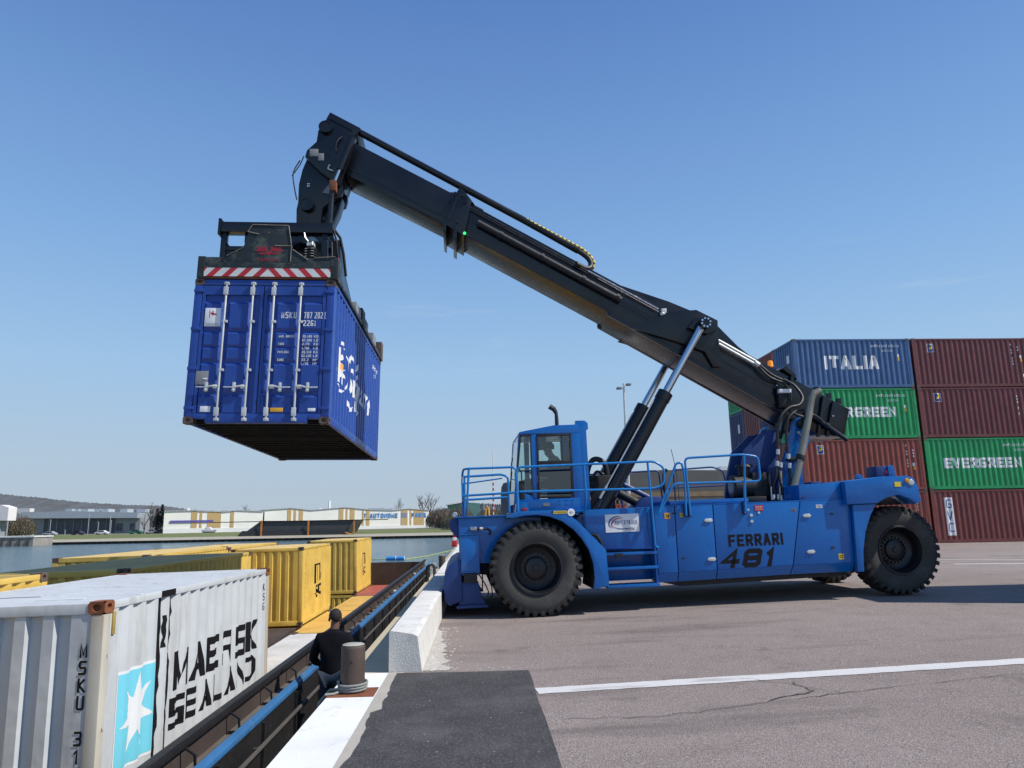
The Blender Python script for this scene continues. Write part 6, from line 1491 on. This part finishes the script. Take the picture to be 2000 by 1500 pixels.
MB().box(FX(-40, Yw), FX(6, Yw), Yw + 1, Yw + 4, -1.5, FZ(0, 1017, Yw)).build('lower_wall', GREYW, t)
for px in (9, 22): MB().box(FX(px - .7, Yw), FX(px + .7, Yw), Yw + .5, Yw + 1, -1.5, FZ(px, 1017, Yw)).build('post', GREYW, t)
t = thing('long_roof_building', 'low white roofed shed between the bush and the grey industrial building', 'building', (0, 0, 0))
MB().box(FX(24, 300), FX(64, 300), 300, 303, -1, FZ(44, 994, 300)).build('wall', paint('shed_white', (.62, .62, .6), .7, .06), t)
# parked cars and a boat far away
def car(px, Y, col, label, w=4.2):
    t = thing('parked_car', label, 'car', (FX(px, Y), Y, -1.1), group='cars parked on the far bank')
    MB().prism([(-w / 2, .3), (-w / 2, .75), (-w * .32, .9), (-w * .2, 1.35), (w * .2, 1.38), (w * .34, .95), (w / 2, .85), (w / 2, .3)], 'y', -.85, .85).build('body', col, t, .05)
    MB().prism([(-w * .27, .92), (-w * .18, 1.28), (w * .18, 1.3), (w * .28, .95)], 'y', -.87, .87).build('window', M['ink_black'], t)
    for x in (-w * .31, w * .31): MB().tube([(x, -.88, .3), (x, .88, .3)], .32, 12).build('wheel', M['tyre'], t)
cw = paint('car_white', (.7, .7, .7), .3, .03); cg = paint('car_green', (.05, .2, .14), .35, .05); cd = paint('car_dark', (.04, .04, .06), .3, .05); cs = paint('car_silver', (.4, .42, .44), .3, .05)
for px, m_, l in ((107, cs, 'silver car parked left in front of the grey industrial building'), (159, cd, 'dark car parked before the middle of the dark glazed front'), (205, cw, 'white car parked before the right end of the glazed front'), (269, cg, 'green van parked near the bare tree'), (300, cw, 'white car beside the cream warehouse'), (318, cd, 'dark car tucked against the left warehouse wall')): car(px, 252, m_, l)
t = thing('parked_boat', 'small white motor boat standing on land before the left cream warehouse', 'boat', (FX(409, 250), 250, -1.1))
MB().prism([(-2.3, .9), (-1.9, .3), (1.8, .3), (2.5, 1.0), (2.4, 1.1), (-2.3, 1.05)], 'y', -.9, .9).build('hull', cw, t, .05); MB().prism([(-1.3, 1.1), (-1.0, 1.9), (.4, 1.9), (1.1, 1.1)], 'y', -.7, .7).build('cabin', cw, t, .05); MB().box(-1.8, 1.8, -.8, .8, 0, .3).build('cradle', cd, t)
t = thing('bottle_bank', 'pale green recycling bank on the grass at the far left', 'recycling bin', (FX(72, 250), 250, -1.1)); MB().lathe([(.6, 0), (.8, .4), (.8, 1.2), (.5, 1.7), (.0, 1.8)], (0, 0, 0), 'z', 14).build('bin', paint('pale_green', (.3, .6, .45), .5), t); MB().lathe([(.0, 2.0), (.3, 1.95), (.35, 1.75)], (0, 0, 0), 'z', 10).build('lid', cw, t)
# lamp posts on the far bank
lp = thing('lamp_post', 'thin grey lamp post in front of the grey industrial building', 'lamp post', (FX(106, 255), 255, -1.1), group='lamp posts on the far bank')
MB().tube([(0, 0, 0), (0, 0, 5.2)], .10, 6).build('pole', ROOFL, lp); MB().box(-.5, .1, -.1, .1, 5.15, 5.3).build('lamp', ROOFL, lp)
for px, s in ((178, 1.35), (197, .8), (219, 1.2), (135, .35), (57, .7), (221, .9)):
    o = copy_tree(lp); o.location.x = FX(px, 255); o.scale = (1, 1, s)

# vegetation --------------------------------------------------------------------
BARK = paint('winter_bark', (.085, .066, .055), .9, .2); TWIG = paint('winter_twigs', (.15, .118, .095), .95, .25); DKG = paint('conifer_green', (.018, .032, .02), .9, .3); TWG2 = paint('winter_twigs_green', (.125, .12, .075), .95, .25)
def bare_tree(seed, h, spread, dense=4):
    q = random.Random(seed); tr = MB(); tw = MB()
    def grow(p, d, l, r, lev):
        e_ = p + d * l; mid = p + d * l * .5 + Vector((q.uniform(-1, 1), q.uniform(-1, 1), 0)) * l * .05
        (tr if lev < 2 else tw).tube([p, mid, e_], [r, r * .85, r * .65], 5 if lev < 2 else 3, caps=False)
        if lev >= dense: return
        for k in range(3 if lev else 5):
            f = q.uniform(.35, 1.); nd = (d + Vector((q.uniform(-1, 1), q.uniform(-1, 1), q.uniform(-.15, .6))) * spread).normalized()
            grow(p + d * l * f, nd, l * q.uniform(.5, .72), r * .55, lev + 1)
    grow(Vector((0, 0, 0)), Vector((0, 0, 1)), h * .45, h * .014 + .05, 0)
    return tr, tw
def add_bare(label, px, Y, h, seed, spread=.6, z=-1.1, x=None):
    t = thing('bare_tree', label, 'tree', (FX(px, Y) if x is None else x, Y, z), group='leafless trees')
    tr, tw = bare_tree(seed, h, spread); tr.build('trunk', BARK, t, 0, 60); tw.build('crown', TWIG, t, 0, 60); return t
add_bare('bare tree left of the cream warehouse on the far bank', 297, 250, 11.5, 1, .45)
add_bare('slim bare tree just left of the bare tree by the warehouse', 284, 256, 8.5, 2, .5)
add_bare('small bare tree rising behind the left warehouse roof', 481, 310, 13., 3, .5)
add_bare('bare tree behind the right warehouse, left of the tallest one', 781, 310, 14, 4, .5)
add_bare('tallest bare tree at the right end of the blue lettered warehouse', 827, 305, 17, 5, .55)
add_bare('bare tree standing over the brown scrub beside the warehouse end', 840, 300, 16, 6, .6)
def conifer(seed, h):
    q = random.Random(seed); mb = MB()
    for i in range(900):
        z = h * (.08 + .92 * q.random() ** .8); rr_ = (1 - z / h) * h * .2 * q.uniform(.5, 1.15) + .1; a = q.uniform(0, 2 * pi); s = q.uniform(.2, .5)
        c_ = Vector((rr_ * cos(a), rr_ * sin(a), z)); d = Vector((cos(a), sin(a), -.35)) * s; e_ = Vector((-sin(a), cos(a), q.uniform(-.3, .3))) * s * .6
        mb.add([c_ - d * .4 - e_, c_ - d * .4 + e_, c_ + d + e_ * .3, c_ + d - e_ * .3], [(0, 1, 2, 3)])
    return mb
for i, (px, h, l) in enumerate(((308, 8.5, 'dark conifer left of the pair beside the left warehouse'), (316.5, 9.8, 'taller dark conifer touching the left warehouse end'))):
    t = thing('conifer_tree', l, 'tree', (FX(px, 254), 254, -1.1), group='conifers by the warehouse'); MB().tube([(0, 0, 0), (0, 0, h * .9)], .18, 6).build('trunk', BARK, t); conifer(i, h).build('crown', DKG, t, 0)
def bush_mesh(seed, w, h, n=1800):
    q = random.Random(seed); mb = MB()
    for i in range(n):
        a = q.uniform(0, 2 * pi); r = sqrt(q.random()); top = h * (1 - .55 * r * r) * q.uniform(.75, 1.1); z = top * q.random() ** .6
        p = Vector((r * cos(a) * w, r * sin(a) * w * .6, z)); d = Vector((q.uniform(-.5, .5), q.uniform(-.5, .5), 1)).normalized(); l = q.uniform(.3, .95); k = Vector((q.uniform(-1, 1), q.uniform(-1, 1), 0)).normalized() * q.uniform(.03, .085)
        mb.add([p - k, p + k, p + d * l], [(0, 1, 2)])
    return mb
BM = [bush_mesh(21 + i, 3.4, 4.2) for i in range(3)]
bp = []
for i in range(3):
    t = thing('scrub_bush', 'brown leafless bush in the scrub beyond the dock end', 'bush', group='brown scrub bushes')
    st_ = MB()
    for k in range(5): st_.tube([(0, 0, 0), (cos(k * 1.3) * 1.6, sin(k * 1.3) * 1., 3.)], [.09, .02], 4)
    st_.build('stems', BARK, t); BM[i].build('twigs', (TWIG, TWG2, TWIG)[i], t, 0); bp.append(t)
q = random.Random(9); spots = []
for i in range(52): spots.append((q.uniform(-19, 34), q.uniform(235, 300), q.uniform(1.0, 1.75)))
for i in range(14): spots.append((q.uniform(-6, 22), q.uniform(150, 200), q.uniform(.7, 1.15)))
for i in range(5): spots.append((FX(24 + i * 6, 236), 236 + i, q.uniform(1.3, 1.75)))
for i, (x, y, s) in enumerate(spots):
    o = bp[i] if i < 3 else copy_tree(bp[i % 3]); o.location = (x, y, -1.0 if y > 230 else -.5); o.scale = (s, s, s); o.rotation_euler = (0, 0, q.uniform(0, 6.28))
    o['label'] = 'brown leafless bush at the left edge of the far bank, by the white building' if i >= 66 else 'brown leafless bush in the scrub beyond the dock end'
    o['group'] = 'brown bushes by the white building' if i >= 66 else 'brown scrub bushes'
# hills
def hill(name, prof, Y, mat, seed):
    q = random.Random(seed); top = []
    for (x, z), (x2, z2) in zip(prof, prof[1:]):
        n = 40
        for i in range(n): f = i / n; top.append((x + (x2 - x) * f, z + (z2 - z) * f + q.uniform(-1.6, 1.6)))
    top.append(prof[-1]); mb = MB(); vs = []
    for x, z in top: vs += [(x, Y, -5), (x, Y, z * .55), (x, Y + 120, z)]
    mb.add(vs, [(3 * i + k, 3 * i + 3 + k, 3 * i + 4 + k, 3 * i + 1 + k) for i in range(len(top) - 1) for k in range(2)])
    tag(mb.build(name, mat, smooth=60), kind='structure')
HM = paint('haze_tinted_hill', (.105, .115, .128), 1., .2, (.075, .075, .07), .6, .03, spec=0., fine=.5); HM2 = paint('haze_tinted_far_hill', (.19, .22, .26), 1., .08, spec=0.)  # distance haze is mixed into the base colours of the hills
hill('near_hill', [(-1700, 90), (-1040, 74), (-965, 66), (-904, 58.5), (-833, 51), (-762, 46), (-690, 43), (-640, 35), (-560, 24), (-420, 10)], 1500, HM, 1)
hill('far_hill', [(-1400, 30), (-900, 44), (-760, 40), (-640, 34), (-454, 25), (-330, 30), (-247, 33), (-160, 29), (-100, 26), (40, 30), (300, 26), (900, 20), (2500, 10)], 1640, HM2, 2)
hill('scrub_ridge', [(-120, 3), (-60, 21), (-10, 29), (35, 27), (90, 18), (200, 4)], 1100, HM, 3)
t = thing('green_roof_shed', 'distant shed with a green roof and white edge on the hillside beyond the scrub', 'shed', (0, 0, 0))
MB().prism([(-18, 0), (1, 0), (1, 11.), (-6, 11.6), (-18, 10.0)], 'y', 420, 440).build('wall', paint('shed_green', (.12, .25, .22), .7, .1), t); MB().prism([(-19, 10.1), (-5.5, 12.0), (-5.5, 12.6), (-19, 10.8)], 'y', 417, 440).build('roof', HW, t)

# ------------------------------------------------------------------ yard background, right of the cab
t = thing('striped_mast', 'thin white mast with red and white lower half, behind the front handrail', 'mast', (.82, 40, .05))
MB().tube([(0, 0, 0), (-.005, 0, 5.45)], [.035, .02], 8).build('pole', cw, t)
mb = MB()
for i in range(12): mb.tube([(0, 0, .3 + i * .29), (0, 0, .44 + i * .29)], .046, 8)
mb.build('red_bands', M['red'], t)
t = thing('yellow_frame', 'small yellow steel A-frame standing behind the machine front', 'frame', (.45, 38, .0))
mb = MB(); mb.tube([(-.24, 0, 0), (-.07, 0, 2.25), (.0, 0, 2.36), (.07, 0, 2.25), (.24, 0, 0)], .05, 8); mb.tube([(-.15, 0, 1.1), (.15, 0, 1.1)], .04, 6); mb.build('legs', paint('frame_yellow', (.62, .33, .03), .5), t)
t = thing('grey_silo', 'dark grey round-topped bin standing behind the cab on the yard', 'silo', (2.35, 52, .05))
MB().lathe([(.75, 0), (.75, 3.3), (.7, 3.9), (.55, 4.2), (.0, 4.35)], (0, 0, 0), 'z', 20).build('shell', paint('silo_grey', (.085, .09, .10), .7, .15), t); MB().tube([(.2, -.8, 0), (.2, -.8, 3.6)], .05, 6).build('pipe', cw, t); MB().box(-.2, .9, -1.3, -.8, 0, 2.2).build('cabinet', paint('cabinet_navy', (.02, .03, .12), .6), t)
t = thing('grey_warehouse', 'low grey warehouse with pale lower wall behind the machine handrails', 'warehouse', (0, 0, 0))
MB().prism([(11.5, .15), (27., .15), (27., 6.05), (18, 6.2), (11.5, 5.6)], 'y', 70, 88).build('wall', paint('warehouse_grey', (.115, .118, .11), .8, .08), t)
MB().box(11.4, 27.1, 69.6, 69.9, 3.55, 4.05).build('tan_band', paint('warehouse_tan', (.24, .17, .10), .8, .2), t); MB().box(13.9, 27.1, 69.7, 69.9, .15, 3.3).build('pale_wall', paint('warehouse_pale', (.44, .43, .37), .85, .08), t)
MB().box(11.4, 27.1, 69.5, 69.95, 3.31, 3.5).build('gutter', paint('gutter_dark', (.09, .085, .075), .8), t); MB().box(24.2, 25.3, 70.5, 72, 6.0, 6.5).build('roof_light', cw, t)
for x in (13.2, 13.6, 14.0): MB().box(x, x + .15, 69.5, 69.95, .15, 4.8).build('downpipe', M['wood'], t)
container('orange-red container standing end-on behind the lift cylinders', (10.75, 58, .16), 0, 6.058, body='c_orange_red' if 'c_orange_red' in M else 'c_red_roof')
lp = thing('yard_lamp', 'tall pale lamp mast with two lamps rising behind the lift cylinders', 'lamp post', (12.62, 60, .15))
MB().tube([(0, 0, 0), (0, 0, 12.9)], [.17, .09], 10).build('pole', M['steel'], lp)
for s in (-1, 1):
    mb = MB(); mb.tube([(0, 0, 12.6 + .12 * s), (s * .45, 0, 12.65 + .16 * s)], .05, 6); mb.build('arm', M['steel'], lp); MB().box(s * .42 - .2, s * .42 + .2, -.25, .25, 12.55 + .16 * s, 12.72 + .16 * s).build('lamp', M['grey_plate'], lp, .03)

# ------------------------------------------------------------------ camera, sun, sky
cam = bpy.data.cameras.new('camera'); co = bpy.data.objects.new('camera', cam); COL.objects.link(co)
cam.sensor_width = 36.; cam.lens = 1390. / 2000. * 36.; cam.clip_start = .05; cam.clip_end = 6000
psi, th, rho = R(2.81693), R(10.74704), R(1.0)
f = Vector((sin(psi) * cos(th), cos(psi) * cos(th), sin(th))); r = Vector((cos(psi), -sin(psi), 0)); u = r.cross(f)
Rx = r * cos(rho) - u * sin(rho); Ux = r * sin(rho) + u * cos(rho)
mw = Matrix((Rx, Ux, -f)).transposed().to_4x4(); mw.translation = Vector((0, 0, 1.68)); co.matrix_world = mw
scene.camera = co
ELEV, PHI = R(48), R(15)          # sun from the right, slightly on the camera's side
sd = Vector((cos(ELEV) * cos(PHI), -cos(ELEV) * sin(PHI), sin(ELEV)))
sun = bpy.data.lights.new('sun', 'SUN'); sun.energy = 5.0; sun.angle = R(.53); sun.color = (1., .95, .87)
so = bpy.data.objects.new('sun', sun); COL.objects.link(so); so.rotation_euler = (-sd).to_track_quat('-Z', 'Y').to_euler()
w = bpy.data.worlds.new('World'); scene.world = w; w.use_nodes = True; nt = w.node_tree; nt.nodes.clear()
wo = nt.nodes.new('ShaderNodeOutputWorld'); bg = nt.nodes.new('ShaderNodeBackground'); sk = nt.nodes.new('ShaderNodeTexSky')
sk.sky_type = 'NISHITA'; sk.sun_disc = False; sk.sun_elevation = ELEV; sk.sun_rotation = pi / 2 + PHI
sk.altitude = 20; sk.air_density = 1.0; sk.dust_density = .35; sk.ozone_density = 3.0
SKYS = .12; bg.inputs['Strength'].default_value = SKYS
hs = nt.nodes.new('ShaderNodeHueSaturation'); hs.inputs['Saturation'].default_value = 1.12
nt.links.new(sk.outputs[0], hs.inputs['Color']); # pale haze towards the horizon, by elevation
tc = N(nt, 'ShaderNodeTexCoord'); sx_ = N(nt, 'ShaderNodeSeparateXYZ'); nt.links.new(tc.outputs['Generated'], sx_.inputs[0])
cr = N(nt, 'ShaderNodeValToRGB'); el = cr.color_ramp.elements
for p_, c_ in ((0., (.45, .54, .64)), (.09, (.43, .56, .705)), (.20, (.36, .565, .81)), (.36, (.245, .455, .80)), (.64, (.115, .26, .64))):
    e_ = el.new(p_); e_.color = (c_[0], c_[1], c_[2], 1.)
el.remove(el[0]); el.remove(el[len(el) - 1])
nt.links.new(sx_.outputs['Z'], cr.inputs[0])
sc_ = N(nt, 'ShaderNodeVectorMath', operation='SCALE'); sc_.inputs['Scale'].default_value = 1. / SKYS; nt.links.new(cr.outputs[0], sc_.inputs[0])
mx = N(nt, 'ShaderNodeMix', data_type='RGBA'); nt.links.new(ramp(nt, sx_.outputs['Z'], .05, .75, .95, .6), mx.inputs[0])
nt.links.new(hs.outputs[0], mx.inputs[6]); nt.links.new(sc_.outputs[0], mx.inputs[7]); # thin wisps of high cloud low over the yard
mp_ = N(nt, 'ShaderNodeMapping'); mp_.inputs['Scale'].default_value = (1.6, 1.6, 13.); nt.links.new(tc.outputs['Generated'], mp_.inputs[0])
wz = ramp(nt, noise(nt, mp_.outputs[0], 2.2, 7, .62), .60, .82, 0, .30); lo_ = ramp(nt, sx_.outputs['Z'], .16, .26, 0, 1); hi_ = ramp(nt, sx_.outputs['Z'], .27, .40, 1, 0)
m1 = N(nt, 'ShaderNodeMath', operation='MULTIPLY'); m2_ = N(nt, 'ShaderNodeMath', operation='MULTIPLY'); nt.links.new(wz, m1.inputs[0]); nt.links.new(lo_, m1.inputs[1]); nt.links.new(m1.outputs[0], m2_.inputs[0]); nt.links.new(hi_, m2_.inputs[1])
mw_ = N(nt, 'ShaderNodeMix', data_type='RGBA'); nt.links.new(m2_.outputs[0], mw_.inputs[0]); nt.links.new(mx.outputs[2], mw_.inputs[6]); mw_.inputs[7].default_value = (.72 / SKYS, .76 / SKYS, .80 / SKYS, 1.)
nt.links.new(mw_.outputs[2], bg.inputs[0]); nt.links.new(bg.outputs[0], wo.inputs[0])
scene.view_settings.view_transform = 'Standard'; scene.view_settings.look = 'None'; scene.view_settings.exposure = 0
scene.render.resolution_x, scene.render.resolution_y = 1024, 768
